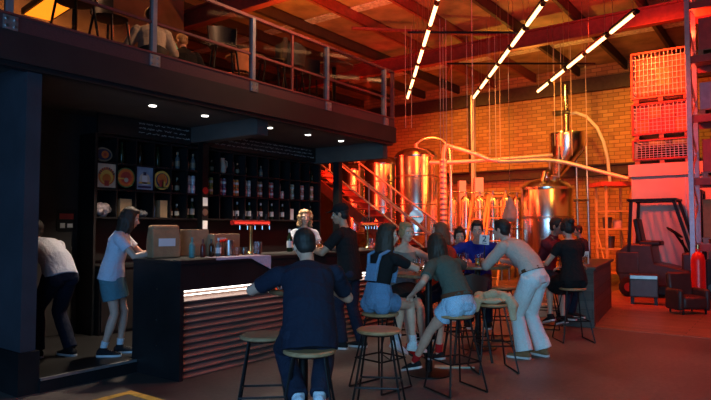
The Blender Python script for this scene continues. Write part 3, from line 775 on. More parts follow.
# ------------------------------------------------------------------ back-bar shelving
sh = thing('bottle_shelving', 'black pigeonhole shelving full of bottles behind the bar', 'shelving', (0, 7.0, .125))
zr = [z - .125 for z in (1.58, 1.94, 2.28, 2.62)]
XL = [4.09 + .277 * i for i in range(7)]; XR = [5.82 + .262 * i for i in range(11)]
MB().bb((4.07, .33, .9), (8.46, .36, 2.5)).build('back_panel', MT['black_paint'], sh)
for z in zr:
    MB().bb((4.07, 0, z - .012), (8.46, .33, z + .012)).build('shelf_board', MT['black_panel'], sh)
for x in XL + XR:
    MB().bb((x - .01, .005, zr[0]), (x + .01, .33, zr[3])).build('divider', MT['black_panel'], sh)
MB().bb((4.05, -.01, 0), (4.08, .36, 2.52)).build('side_panel', MT['black_paint'], sh)
MB().bb((8.45, -.01, 0), (8.48, .36, 2.52)).build('side_panel', MT['black_paint'], sh)
cab = thing('back_counter', 'low black cupboard run under the bottle shelves', 'cabinet', (0, 6.9, .125))
MB().bb((4.09, 0, 0), (8.42, .42, .82)).build('carcass', MT['black_paint'], cab); MB().bb((4.09, -.03, .82), (8.42, .44, .86)).build('worktop', MT['black_panel'], cab)
for i in range(7):
    dd = MB().bb((4.11 + .617 * i, -.02, .04), (4.69 + .617 * i, 0, .79)).build('door', MT['black_panel'], cab); MB().bb((4.64 + .617 * i, -.035, .4), (4.655 + .617 * i, -.02, .56)).build('handle', MT['steel'], dd)
# header boards with rows of chalk scribble
def header(x0, x1, label, rows, sx0, sx1):
    h = thing('chalk_header', label, 'chalkboard', (0, 6.97, 2.645))
    MB().bb((x0, 0, 0), (x1, .03, .25)).build('board', MT['black_paint'], h)
    c = MB(); rr = random.Random(int(x0 * 10))
    for r_ in range(rows):
        x = sx0; z = .2 - r_ * .06
        while x < sx1:
            w = rr.uniform(.05, .13); pts = []
            n = int(w / .008)
            for i in range(n + 1): pts.append((x + w * i / n, -.003, z + rr.uniform(-.013, .013)))
            c.tube(pts, .0022, 4); x += w + rr.uniform(.02, .04)
    wo = c.build('chalk_scribble', MT['chalk'], h); wo['kind'] = 'stuff'
header(4.07, 5.5, 'dark header board with chalk scribble above the poster shelves', 3, 4.65, 5.4)
header(5.72, 8.44, 'longer chalk header board above the bottle shelves', 3, 5.95, 8.2)

# things in the pigeonholes
SY = 7.13; Z0, Z1, Z2 = 1.5935, 1.9535, 2.2935
def cx(l, i): return (l[i] + l[i + 1]) / 2
t = thing('tin_tray', 'oval tin tray with an orange disc on the top shelf', 'tray', (cx(XL, 0), 7.1, Z2))
def oval(rx, rz, y, n=32): return [V((rx * math.cos(2 * PI * k / n), y, .1 + rz * math.sin(2 * PI * k / n))) for k in range(n)]
MT['tan'] = mat('tan', (.3, .22, .14), .5); MT['orange_print'] = mat('orange_print', (.62, .16, .03), .5); MT['yellow_print'] = mat('yellow_print', (.65, .42, .08), .5); MT['blue_print'] = mat('blue_print', (.22, .3, .42), .5); MT['red_print'] = mat('red_print', (.45, .05, .04), .5); MT['navy_print'] = mat('navy_print', (.02, .03, .08), .5); MT['cream'] = mat('cream', (.55, .48, .38), .6); MT['green_print'] = mat('green_print', (.08, .18, .06), .5)
MB().rings([oval(.125, .09, .01), oval(.125, .09, .0)]).build('rim', MT['tan'], t); MB().rings([oval(.105, .07, -.0), oval(.105, .07, -.004)]).build('dark_face', MT['navy_print'], t)
MB().cyl((.02, -.004, .1), (.02, -.007, .1), .05, n=24).build('orange_disc', MT['orange_print'], t); MB().cyl((.02, -.007, .1), (.02, -.009, .1), .022, n=24).build('disc_centre', MT['red_print'], t)
def poster(i, label, rnd, bg, rings_, extra=None):
    t = thing('poster', label, 'poster', (cx(XL, i), 7.02, Z1 + .0), 0)
    zc = .155
    if rnd: MB().cyl((0, .012, zc), (0, 0, zc), .132, n=40).build('board', MT[bg], t)
    else: MB().bb((-.128, 0, .012), (.128, .012, .318)).build('board', MT[bg], t)
    y = 0
    for nm, c, r, dz in rings_:
        MB().cyl((0, y, zc + dz), (0, y - .002, zc + dz), r, n=32).build(nm, MT[c], t); y -= .002
    for nm, c, lo, hi in (extra or ()):
        MB().bb((lo[0], y - .002, lo[1]), (hi[0], y, hi[1])).build(nm, MT[c], t)
    return t
p_ = poster(0, 'square cream poster with an orange arch in the second shelf row', False, 'cream', [('orange_ring', 'orange_print', .115, 0), ('yellow_ring', 'yellow_print', .088, -.01), ('inner_arch', 'orange_print', .06, -.03)], [('dark_foot', 'red_print', (-.03, .03), (.03, .1))])
for a in range(9):
    an = rad(20 + 17.5 * a); MB().box((.1 * math.cos(an), -.0075, .155 + .1 * math.sin(an)), (.012, .003, .03), M=Matrix.Rotation(PI / 2 - an, 3, 'Y')).build('ray', MT['navy_print'], p_)
poster(1, 'round orange sign with a green rim on the poster shelf', True, 'green_print', [('orange_ring', 'orange_print', .115, 0), ('red_disc', 'red_print', .08, 0), ('cream_badge', 'cream', .03, -.03)], [('ribbon', 'yellow_print', (-.12, .13), (-.03, .15))])
poster(2, 'square pale blue poster with a small white figure', False, 'blue_print', [('halo', 'cream', .08, .0)], [('figure', 'paper', (-.04, .08), (.04, .2)), ('figure_head', 'navy_print', (-.022, .205), (.022, .25)), ('yellow_scroll', 'yellow_print', (-.09, .09), (.09, .115)), ('navy_scroll', 'navy_print', (-.1, .035), (.1, .06))])
poster(3, 'round yellow and red sign next to the post shelves', True, 'yellow_print', [('dark_ring', 'navy_print', .1, 0), ('orange_disc', 'orange_print', .08, .01)], [('red_figure', 'red_print', (-.045, .06), (.02, .16)), ('yellow_figure', 'yellow_print', (.0, .05), (.05, .14)), ('band', 'green_print', (-.09, .045), (.09, .065))])
t = MB(); t.ell((0, 0, .09), (.14, .1, .09), None, 20, 12)
me = remesh(t, .012, 1, .4, .03, 14)
bg_ = put(me, 'plastic_bag', fabric('bag_plastic', (.45, .36, .36), 14, .5, .35, .9), None); tag(bg_, 'crumpled pale plastic bag in a lower pigeonhole by the wall', 'bag', loc=(cx(XL, 0), SY, Z0))
box_thing('cardboard_box', 'narrow cardboard box standing in the pigeonhole above the woman', 'box', (cx(XL, 1) + .03, SY, Z0), (.17, .15, .24), MT['cardboard'])
box_thing('cardboard_box', 'cardboard carton in the pigeonhole under the round yellow sign', 'box', (cx(XL, 3) + .06, SY, Z0), (.12, .15, .24), MT['cardboard'])
wine_bottle('water_bottle', 'blue bottle standing beside the carton under the yellow sign', (cx(XL, 3) - .07, SY, Z0), mat('blue_bottle', (.05, .09, .2), .3), None, .24)
t2 = MB(); t2.ell((0, 0, .05), (.085, .08, .05), None, 16, 10)
tag(put(remesh(t2, .01, 1, .4, .02, 18), 'folded_cloth', MT['stainless_dark'] if False else fabric('grey_cloth', (.14, .14, .15)), None), 'grey folded cloth in the pigeonhole under the blue poster', 'cloth', loc=(cx(XL, 2) + .03, SY - .02, Z0))
BM = ['dark_glass_brown', 'dark_glass_green', 'clear_bottle']
protos = {}
def bottle_at(kind, p, label, group):
    m, lab, h, r = kind
    if kind not in protos:
        protos[kind] = wine_bottle('bottle', label, p, MT[m], MT[lab] if lab else None, h, group, 'bottle', r); return protos[kind]
    return dup(protos[kind], p, RND.uniform(0, 6), label, group)
top_l = {1: 'lone dark bottle on the top shelf beside the oval tray', 2: 'lone dark bottle on the top shelf over the blue poster', 3: 'lone dark bottle on the top shelf over the round yellow sign'}
for i in (1, 2, 3): bottle_at((BM[i % 2], None, .29, .034), (cx(XL, i), SY, Z2), top_l[i], None)
for i, n in ((4, 2), (5, 2)):
    for j in range(n): bottle_at(('clear_bottle', 'tan', .2 + .05 * (j % 2), .036), (cx(XL, i) + (j - .5) * .11, SY, Z2), 'short bottle on the top shelf by the stickered post', 'short bottles by the post')
for j in range(2):
    bottle_at(('dark_glass_brown', 'cream', .2, .033), (cx(XL, 4) + (j - .5) * .11, SY, Z0), 'squat bottle in the bottom row beside the cartons', 'squat bottles in the bottom row')
    bottle_at(('dark_glass_green', 'cream', .29, .036), (cx(XL, 5) + (j - .5) * .1, SY, Z0), 'tall wine bottle in the bottom row by the stickered post', 'tall bottles by the post')
    bottle_at(('dark_glass_brown', 'tan', .22, .035), (cx(XL, 4) + (j - .5) * .11, SY, Z1), 'brown bottle in the poster row beside the round yellow sign', 'brown bottles beside the sign')
# jug
t = thing('ceramic_jug', 'pale ceramic jug on the top shelf just past the post', 'jug', (cx(XR, 1), SY, Z2))
MB().lathe([(.05, 0), (.075, .03), (.08, .12), (.06, .18), (.05, .21), (.056, .24), (.05, .24), (.044, .21), (.07, .12), (0, .02)], n=24).build('body', MT['cream'], t); MB().tube([(.055, 0, .21), (.11, 0, .2), (.12, 0, .12), (.075, 0, .07)], .01, 8).build('handle', MT['cream'], t)
for i in (0, 2, 3, 4, 6, 7, 8, 9):
    for j in range(2 if i in (0, 2, 4, 9) else 1):
        bottle_at((BM[(i + j) % 3], 'tan' if (i + j) % 2 else None, (.28, .19)[j], .033), (cx(XR, i) + (j - .3) * .1, SY, Z2), 'dark spirit bottle on the top shelf of the long shelving', 'top shelf spirits')
def can_mat(n, c): MT[n] = mat(n, c, .35, .3, .1, 30); return n
CC = [can_mat('can_lime', (.4, .4, .1)), can_mat('can_plum', (.25, .1, .16)), can_mat('can_orange', (.6, .22, .05)), can_mat('can_grey', (.42, .44, .42)), can_mat('can_brown', (.3, .15, .09)), can_mat('can_red', (.45, .12, .12)), can_mat('can_cream', (.55, .5, .42)), can_mat('can_sand', (.5, .42, .3)), can_mat('can_rose', (.5, .3, .28)), can_mat('can_olive', (.4, .38, .22))]
names_c = ['lime', 'plum', 'orange', 'grey', 'brown', 'red', 'cream', 'sand', 'rose', 'olive']
def can(label, loc, m, group):
    t = thing('drink_can', label, 'can', loc, 0, group)
    MB().lathe([(.026, 0), (.033, .008), (.033, .118), (.027, .128)], n=16).build('body', MT[m], t)
    MB().lathe([(.0275, .127), (.0275, .131), (.024, .131), (.024, .127)], n=16).build('rim', MT['steel'], t)
    MB().lathe([(.0333, .05), (.0337, .05), (.0337, .085), (.0333, .085)], n=16).build('paper_band', MT['paper'], t)
    return t
def cans(c, z, m, nm, n):
    pr = None
    for j in range(n):
        p = (c + (j % 2 - .5) * .085, SY - .02, z + (j // 2) * .1325); lb = nm + ' drink can stacked in its pigeonhole of the middle row'; gr = nm + ' cans in the middle row'
        if pr is None: pr = can(lb, p, m, gr)
        else: dup(pr, p, 0, lb, gr)
for i in range(10): cans(cx(XR, i), Z1, CC[i], names_c[i], 4 if i not in (6,) else 3)
cans(cx(XL, 5), Z1, can_mat('can_silver', (.5, .52, .6)), 'silver', 4)
for i in (0, 2, 3, 4, 5, 6):
    for j in range(1 if i == 0 else 3):
        bottle_at(('dark_glass_green' if i % 2 else 'dark_glass_brown', 'paper', .27, .031), (cx(XR, i) + (j - 1) * .075, SY + .03 * (j % 2), Z0), 'dark wine bottle with white label in the bottom row of the long shelving', 'white labelled wine bottles')
t = thing('price_card', 'white paper cards propped in the bottom row behind the barmaid', 'card', (cx(XR, 7) - .05, 7.06, Z0), rad(-8))
MB().bb((-.08, 0, 0), (-.005, .006, .2)).build('sheet', MT['paper'], t); MB().bb((.0, .004, 0), (.07, .01, .19)).build('sheet', MT['paper'], t)
for i in (8, 9):
    for j in range(2): bottle_at(('dark_glass_brown', None, .25, .032), (cx(XR, i) + (j - .5) * .1, SY, Z0), 'plain brown bottle in the bottom row at the far end of the shelving', 'plain bottles at the shelf end')
# glassware on the back counter and the little notice on the wall
for i in range(5):
    make_glass('tumbler', 'upturned tumbler on the back counter under the bottle shelves', 'glass', (6.05 + .16 * i, 7.05, .9865), .12, .04, None, 'back counter tumblers')
t = thing('coffee_grinder', 'dark drum-shaped machine on the back counter behind the brass font', 'machine', (5.98, 7.1, .9865)) if False else None
t = thing('wall_notice', 'small dark notice with red and grey print on the wall behind the bent man', 'notice', (3.9, 7.355, 1.42))
MB().bb((-.12, 0, 0), (.12, .012, .26)).build('board', MT['black_paint'], t); MB().bb((-.09, -.003, .14), (.09, 0, .21)).build('red_print', MT['red_print'], t)
MB().bb((-.08, -.003, .03), (-.02, 0, .09)).build('grey_print', MT['chalk'], t); MB().bb((.01, -.003, .035), (.08, 0, .085)).build('grey_print', MT['chalk'], t)
# ------------------------------------------------------------------ mezzanine furniture
MZ = 3.13
def mezz_chair(name, label, loc, rz, seat=.74, m='dark_chair', back=.38, group=None):
    t = thing(name, label, 'chair', loc, rz, group)
    s = MB(); s.ell((0, 0, seat), (.2, .2, .022), None, 20, 8); s.build('seat', MT[m], t)
    for sx in (-1, 1):
        for sy in (-1, 1): MB().tube([(sx * .13, sy * .13, seat - .01), (sx * .21, sy * .21, 0)], .014, 8).build('leg', MT['black_metal'], t)
    r = MB(); q = .18; r.tube([(-q, -q, .28), (q, -q, .28), (q, q, .28), (-q, q, .28)], .009, 6, closed=True); r.build('foot_ring', MT['black_metal'], t)
    b = MB(); n = 9; rs = []
    for k in range(n):
        a = rad(-150 + 120 * k / (n - 1)); c, s_ = math.cos(a), math.sin(a)
        rs.append([V((c * .2, s_ * .2, seat + .04)), V((c * .215, s_ * .215, seat + .04)), V((c * .24, s_ * .24, seat + back - .06 * abs(k - 4) / 4)), V((c * .225, s_ * .225, seat + back - .06 * abs(k - 4) / 4))])
    b.rings(rs); b.build('backrest', MT[m], t)
    return t
M_('dark_chair', (.03, .022, .02), .5); M_('orange_chair', (.5, .16, .06), .5)
CH = [(3.3, 6.15, 20, .74, 'dark_chair', 'dark bar chair at the rail under the glowing heater'), (3.8, 6.3, 200, .74, 'dark_chair', 'dark bar chair at the rail before the pale jacket person'),
      (5.34, 6.1, 150, .74, 'dark_chair', 'dark bar chair at the rail beside the green exit sign'), (5.95, 6.5, 10, .55, 'orange_chair', 'low orange backed chair behind the mezzanine glass'),
      (6.2, 6.05, 60, .74, 'dark_chair', 'dark bar chair next to the orange backed chair'), (6.72, 6.15, -30, .74, 'dark_chair', 'dark bar chair just past the thin red mullion'), (7.2, 6.1, 160, .74, 'dark_chair', 'dark bar chair next to the high table at the rail')]
for x, y, a, s, m, lb in CH: mezz_chair('bar_chair', lb, (x, y, MZ), rad(a), s, m)
def mezz_table(loc, label, h=1.05):
    t = thing('high_table', label, 'table', loc)
    MB().cyl((0, 0, h - .03), (0, 0, h), .33, n=28).build('tabletop', MT['wood_table'], t); MB().cyl((0, 0, .02), (0, 0, h - .03), .035, n=14).build('pole', MT['black_metal'], t); MB().lathe([(.24, 0), (.24, .012), (.05, .03), (0, .03)]).build('foot_plate', MT['black_metal'], t)
mezz_table((7.8, 6.15, MZ), 'round high table at the stair end of the mezzanine'); mezz_table((6.6, 7.0, MZ), 'round high table among the chairs behind the mezzanine glass'); mezz_table((4.9, 8.3, MZ), 'round high table in front of the two people on the mezzanine', .95)
mezz_chair('chair', 'low dark chair under the pale jacket person on the mezzanine', (4.9, 7.05, MZ), rad(-30), .5, 'dark_chair', .3)
mezz_chair('chair', 'low dark chair under the hooded person on the mezzanine', (5.78, 7.45, MZ), rad(10), .47, 'dark_chair', .3)
# exit sign over the mezzanine's far wall, with the orange lamp over it
t = thing('exit_sign', 'green lit EXIT running figure sign on the far mezzanine wall', 'exit sign', (8.05, 10.93, 5.3)); 
MB().bb((-.25, 0, 0), (.25, .07, .26)).build('housing', MT['white_paint'], t); MB().bb((-.23, -.006, .02), (.23, 0, .24)).build('green_face', MT['exit_green'], t)
w = MB(); w.box((-.14, -.009, .13), (.12, .004, .19)); w.build('door_symbol', MT['exit_white'], t)
w = MB(); w.ell((.03, -.009, .2), (.02, .004, .02)); w.bar((.03, -.009, .18), (.0, -.009, .11), .004, .035); w.bar((.0, -.009, .11), (-.04, -.009, .05), .004, .02); w.bar((.0, -.009, .11), (.06, -.009, .06), .004, .02); w.bar((.03, -.009, .17), (.08, -.009, .13), .004, .018); w.build('running_figure', MT['exit_white'], t)
# heater hung over the mezzanine
t = thing('radiant_heater', 'glowing orange radiant heater hanging above the mezzanine', 'heater', (4.75, 9.3, 5.05), rad(83))
MB().bb((-1.05, -.24, .0), (1.05, .24, .1)).build('housing', MT['black_metal'], t); MB().bb((-1.0, -.2, -.012), (1.0, .2, 0)).build('glowing_element', MT['heater'], t)
for x in (-.6, .6): MB().tube([(x, 0, .1), (x, 0, 1.3)], .006, 6).build('hanger', MT['steel'], t)

# ------------------------------------------------------------------ tube lights in three diagonal rows, hung from the roof
def tube_row(p0, p1, n0, n, rowname):
    p0, p1 = V(p0), V(p1); d = (p1 - p0).normalized(); rz = math.atan2(d.y, d.x)
    first = None
    for i in range(n0, n):
        p = p0 + d * (1.17 * i + .55)
        lb = 'glowing tube lamp in ' + rowname
        if first is None:
            t = first = thing('tube_lamp', lb, 'lamp', p, rz, 'tube lamps in ' + rowname)
            MB().cyl((-.48, 0, 0), (.48, 0, 0), .032, n=12).build('tube', MT['tube'], t)
            MB().bb((-.5, -.03, .034), (.5, .03, .075)).build('batten', MT['black_metal'], t)
            for x in (-.53, .53): MB().cyl((x - .05, 0, 0), (x + .05, 0, 0), .04, n=12).build('end_cap', MT['black_metal'], t)
            for x in (-.4, .4): MB().tube([(x, 0, .07), (x, 0, 6.44 - p.z)], .004, 5).build('hanging_wire', MT['steel'], t)
        else: dup(t, p, rz, lb)
tube_row((8.2, 4.4, 5), (13.9, 8.4, 5), -2, 6, 'the row nearest the mezzanine')
tube_row((9.2, 3.05, 5), (14.9, 6.9, 5), -2, 6, 'the middle row under the roof')
tube_row((10.5, 1.95, 5), (15.3, 5.3, 5), 0, 5, 'the short row nearest the pallet rack')
for a, c, lb in ((at(408, 10.9, 5.08), at(526, 10.9, 5.08), 'long dark rod bracing the tube lamp rows nearer the bar'), (at(448, 13.0, 5.08), at(598, 13.0, 5.08), 'long dark rod bracing the tube lamp rows near the brick wall')):
    o = MB().tube([a, c], .022, 8).build('hanging_rod', MT['black_metal']); tag(o, lb, 'rod')
for i, (px, d, zb) in enumerate(((406, 14.5, 3.9), (412, 14.5, 3.9), (441, 14, 3.2), (444, 14.6, 3.2), (447, 14, 3.0), (452.5, 15, 2.9), (468, 15, 3.5), (473.5, 12.5, 3.3), (490.5, 15, 3.3), (496.5, 15, 3.2), (501, 16, 3.2), (556, 15.5, 3.6), (563, 15.5, 3.6), (573, 16, 3.4), (588, 16, 3.3))):
    p = at(px, d); o = MB().tube([(p.x, p.y, 6.44), (p.x, p.y, zb)], .009, 6).build('hanging_cable', MT['pink_pipe']); tag(o, 'thin vertical cable dropping from the roof over the brewery', 'cable', 'roof drop cables')
# ------------------------------------------------------------------ brewery
def fermenter(loc, label, R=.6, H=3.74, rz=0, group='fermenters'):
    t = thing('fermenter', label, 'tank', loc, rz, group)
    b = MB(); b.lathe([(.06, .55), (.1, .6), (R, 1.25), (R, H - .32), (R * .97, H - .26)], n=40); b.build('shell', MT['stainless'], t)
    d = MB(); d.lathe([(R * 1.03, H - .3), (R * 1.04, H - .26), (R * .9, H - .14), (R * .6, H - .05), (R * .2, H), (0, H)], n=40); d.build('dome', MT['stainless'], t)
    for z in (1.3, 2.1, 2.9):
        r = MB(); r.lathe([(R + .001, z - .02), (R + .006, z - .012), (R + .006, z + .012), (R + .001, z + .02)], n=40); r.build('weld_band', MT['stainless_dark'], t)
    for k in range(4):
        a = PI / 4 + PI / 2 * k; MB().tube([(R * .8 * math.cos(a), R * .8 * math.sin(a), 1.05), (R * .95 * math.cos(a), R * .95 * math.sin(a), 0)], .045, 10).build('leg', MT['stainless_dark'], t)
    m = MB(); m.cyl((-R * .99, 0, 1.75), (-R * 1.05, 0, 1.75), .2, n=24); mw = m.build('manway', MT['stainless_dark'], t); MB().tube([(-R * 1.08, -.15, 1.75), (-R * 1.1, 0, 1.75), (-R * 1.08, .15, 1.75)], .015, 8).build('manway_handle', MT['stainless'], mw)
    MB().cyl((0, 0, H - .02), (0, 0, H + .12), .06, n=16).build('top_fitting', MT['stainless_dark'], t)
    return t
f1 = fermenter((14.7, 8.6, 0), 'tall red lit steel fermenter, the one nearest the drop cables', rz=rad(30))
dup(f1, (15.85, 10.5, 0), rad(50), 'red lit steel fermenter standing between the two others')
dup(f1, (16.9, 12.4, 0), rad(50), 'red lit steel fermenter hidden most by the stair and the bar ceiling')
def pipe(name, label, pts, r, m, cat='pipe', n=12):
    P = [V(p) for p in pts]; q = []
    for i in range(len(P) - 1):
        p0 = P[max(i - 1, 0)]; p1 = P[i]; p2 = P[i + 1]; p3 = P[min(i + 2, len(P) - 1)]
        for s in range(6):
            u = s / 6; q.append(.5 * ((2 * p1) + (p2 - p0) * u + (2 * p0 - 5 * p1 + 4 * p2 - p3) * u * u + (3 * p1 - p0 - 3 * p2 + p3) * u ** 3))
    q.append(P[-1]); o = MB().tube(q, r, n).build(name, m)
    return tag(o, label, cat)
pipe('arched_pipe', 'steel pipe arching from the fermenter top down to the floor', [(14.7, 8.6, 3.85), (14.75, 8.4, 3.98), (14.85, 8.0, 3.98), (14.9, 7.75, 3.8), (14.92, 7.62, 3.3), (14.92, 7.62, 1.0)], .045, MT['stainless'])
a, c = at(441, 15.6, 0), at(449, 15.6, 0)
t = thing('duct_stack', 'pale vertical ribbed duct beside the fermenter', 'duct', at(443.5, 15.6))
MB().cyl((0, 0, .0), (0, 0, 3.2), .085, n=18).build('pipe', MT['pink_pipe'], t)
for k in range(14): MB().lathe([(.088, 1.35 + .14 * k), (.1, 1.37 + .14 * k), (.1, 1.42 + .14 * k), (.088, 1.44 + .14 * k)], n=18).build('rib', MT['galv'], t)
pipe('bent_duct', 'pale duct rising from the ribbed stack and sloping down over the brewery', [at(443.5, 15.6, 3.2), at(444, 15.6, 3.45), at(446.5, 15.6, 3.62), at(452, 15.7, 3.6), at(475, 15.7, 3.42), at(500, 15.6, 3.2), at(553, 15.4, 3.2), at(600, 15.0, 2.88), at(629, 14.6, 2.66)], .05, MT['pink_pipe'])
pipe('level_pipe', 'thick pale level pipe crossing in front of the brick wall', [at(426, 16.5, 3.27), at(470, 16.3, 3.28), at(553, 16.2, 3.44)], .05, MT['pink_pipe'])
pipe('thin_pipe', 'thin steel pipe running level below the wall rail', [at(448, 18.0, 2.55), at(500, 18, 2.5), at(556, 18, 2.55)], .02, MT['stainless'])
# control cabinets and a column on the end wall
for px, w, h, lb in ((462, .22, 2.95, 'narrow pale cabinet standing against the end wall'), (478.5, .28, 3.05, 'wider pale cabinet against the end wall near the tall column')):
    p = at(px, 19.0); t = thing('tall_cabinet', lb, 'cabinet', p, math.atan2(.59, .807))
    MB().bb((-.15, -w / 2, 0), (.15, w / 2, h)).build('body', MT['white_paint'], t, bevel=.01); MB().bb((-.16, -w / 2 + .02, 1.0), (-.15, w / 2 - .02, h - .03)).build('door', MT['white_paint'], t)
p = at(474, 19.8); S('column_end_wall', MB().bb((p.x - .08, p.y - .05, 0), (p.x + .08, p.y + .05, 5.9)), MT['white_paint'])
p = at(466.5, 21.2); S('column_dark', MB().bb((19.86, p.y - .1, 3.3), (20, p.y + .1, 5.86)), MT['purlin'])
# serving tanks in a row
sv = None
for i, (px, d) in enumerate(((452, 17.2), (466, 17.0), (480, 16.9), (493, 16.8), (506, 16.7), (517, 17.5))):
    p = at(px, d); lb = ['serving tank beside the ribbed duct', 'second serving tank from the ribbed duct', 'third serving tank from the ribbed duct', 'serving tank just past the leaning ladders', 'serving tank second from the kettle', 'serving tank next to the domed kettle'][i]
    if sv is None:
        sv = t = thing('serving_tank', lb, 'tank', p, 0, 'serving tanks')
        MB().lathe([(.05, .5), (.165, .62), (.17, 2.2), (.15, 2.28), (.08, 2.36), (0, 2.37)], n=28).build('shell', MT['stainless'], t)
        for k in range(3): MB().tube([(.12 * math.cos(2.1 * k), .12 * math.sin(2.1 * k), .62), (.14 * math.cos(2.1 * k), .14 * math.sin(2.1 * k), 0)], .025, 8).build('leg', MT['stainless_dark'], t)
        MB().cyl((0, 0, 2.36), (0, 0, 2.5), .03, n=12).build('valve', MT['stainless_dark'], t); MB().lathe([(.171, 1.4), (.176, 1.41), (.176, 1.45), (.171, 1.46)], n=28).build('band', MT['stainless_dark'], t)
    else: dup(sv, p, i, lb)
# kettle
p = at(547, 16.4); t = thing('brew_kettle', 'broad domed steel brew kettle under the hopper', 'tank', p)
MB().lathe([(.3, .55), (.66, .62), (.69, .7), (.69, 2.5), (.66, 2.56)], n=44).build('shell', MT['stainless'], t); MB().lathe([(.72, 2.5), (.72, 2.55), (.55, 2.7), (.3, 2.79), (.16, 2.82), (.16, 2.93), (0, 2.93)], n=44).build('dome', MT['stainless'], t)
for k in range(4): MB().cyl((.5 * math.cos(PI / 2 * k), .5 * math.sin(PI / 2 * k), 0), (.5 * math.cos(PI / 2 * k), .5 * math.sin(PI / 2 * k), .62), .05, n=10).build('leg', MT['stainless_dark'], t)
MB().lathe([(.691, 1.7), (.7, 1.71), (.7, 1.76), (.691, 1.77)], n=44).build('band', MT['stainless_dark'], t)
MB().tube([(-.15, -.1, 2.88), (-.3, -.15, 3.0), (-.45, -.1, 2.95), (-.5, -.05, 2.7)], .05, 10).build('lid_pipe', MT['stainless_dark'], t)
MB().cyl((-.2, -.25, 2.68), (-.22, -.3, 2.85), .13, n=18).build('hatch', MT['stainless_dark'], t)
# hopper on legs
p = at(568.5, 18.5); t = thing('grain_hopper', 'steel grain hopper with slanted cone standing on four legs', 'hopper', p, YAW)
n = 40; rs = []
for cx_, r, z in ((0, .55, 4.4), (0, .56, 4.38), (0, .55, 4.3), (0, .55, 3.88), (-.22, .3, 3.35), (-.4, .1, 2.96), (-.4, .09, 2.9)): rs.append([V((cx_ + r * math.cos(2 * PI * k / n), r * math.sin(2 * PI * k / n), z)) for k in range(n)])
MB().rings(rs).build('bin', MT['stainless'], t)
for sx in (-1, 1):
    for sy in (-1, 1): MB().tube([(sx * .42, sy * .42, 3.95), (sx * .46, sy * .46, 0)], .035, 8).build('leg', MT['stainless_dark'], t)
for z in (2.3,):
    MB().tube([(-.46, -.46, z), (.46, -.46, z), (.46, .46, z), (-.46, .46, z)], .025, 8, closed=True).build('cross_frame', MT['stainless_dark'], t)
MB().cyl((-.02, 0, 4.38), (-.02, 0, 5.0), .1, n=18).build('inlet_pipe', MT['stainless'], t)
MB().cyl((-.4, 0, 2.5), (-.4, 0, 2.95), .08, n=14).build('outlet', MT['stainless_dark'], t)
m_ = MB(); m_.cyl((-.42, 0, 5.02), (.08, 0, 5.06), .09, n=16); m_.build('auger_motor', MT['stainless_dark'], t)
MB().cyl((-.02, 0, 5.0), (-.02, 0, 5.95), .07, n=14).build('riser', MT['stainless'], t)
MB().tube([(.05, .05, 5.02), (.3, .05, 5.06), (.62, .05, 4.95), (.95, .05, 4.6), (1.15, .05, 4.15), (1.27, .05, 3.6), (1.32, .05, 3.0), (1.34, .05, 2.7)], .05, 12).build('hose', MT['white_paint'], t)
# ladders leaning on the serving tanks
def ladder(name, label, a, c, w, n, m, group=None):
    a, c = V(a), V(c); d = (c - a).normalized(); s = d.cross(V((0, 0, 1))).normalized()
    t = thing(name, label, 'ladder', a, 0, group)
    for sg in (-1, 1): MB().bar(s * w / 2 * sg, c - a + s * w / 2 * sg, .05, .03).build('rail', m, t)
    for k in range(n):
        q = (c - a) * ((k + .7) / n); MB().tube([q - s * w / 2, q + s * w / 2], .016, 8).build('rung', m, t)
    return t
M_('ladder_yellow', (.6, .38, .14), .5, .2)
ladder('ladder', 'pale ladder leaning against the serving tanks nearer the ribbed duct', at(466, 14.8), at(481, 16.35, 2.35), .4, 8, MT['ladder_yellow'])
ladder('ladder', 'pale ladder leaning against the serving tanks nearer the kettle', at(488, 14.8), at(498, 16.2, 2.4), .4, 8, MT['ladder_yellow'])
# stairs with handrail coming down beside the tanks
st = thing('staircase', 'red lit steel staircase with pipe handrails coming down beside the bar', 'staircase', (12.0, 6.3, 0))
ris, going, N_ = .178, .25, 17
for k in range(N_): MB().bb((0, k * going, (k + 1) * ris - .035), (.95, k * going + .27, (k + 1) * ris)).build('tread', MT['red_steel'], st)
for x in (-.03, .98): MB().bar((x, -.1, .02), (x, N_ * going, N_ * ris + .0), .05, .24).build('stringer', MT['red_steel'], st)
for x in (-.03, .98):
    for h in (.95, .5): MB().tube([(x, -.12, h + .06), (x, N_ * going, N_ * ris + h + .05)], .026, 8).build('handrail', MT['post_steel'], st)
    for k in range(5): y = k * 1.02; MB().cyl((x, y, y * ris / going + .0), (x, y, y * ris / going + 1.08), .02, n=8).build('baluster', MT['post_steel'], st)
S('floor_stair_landing', MB().bb((8.44, 10.55, 2.95), (13.2, 12, 3.03)), MT['red_steel'])

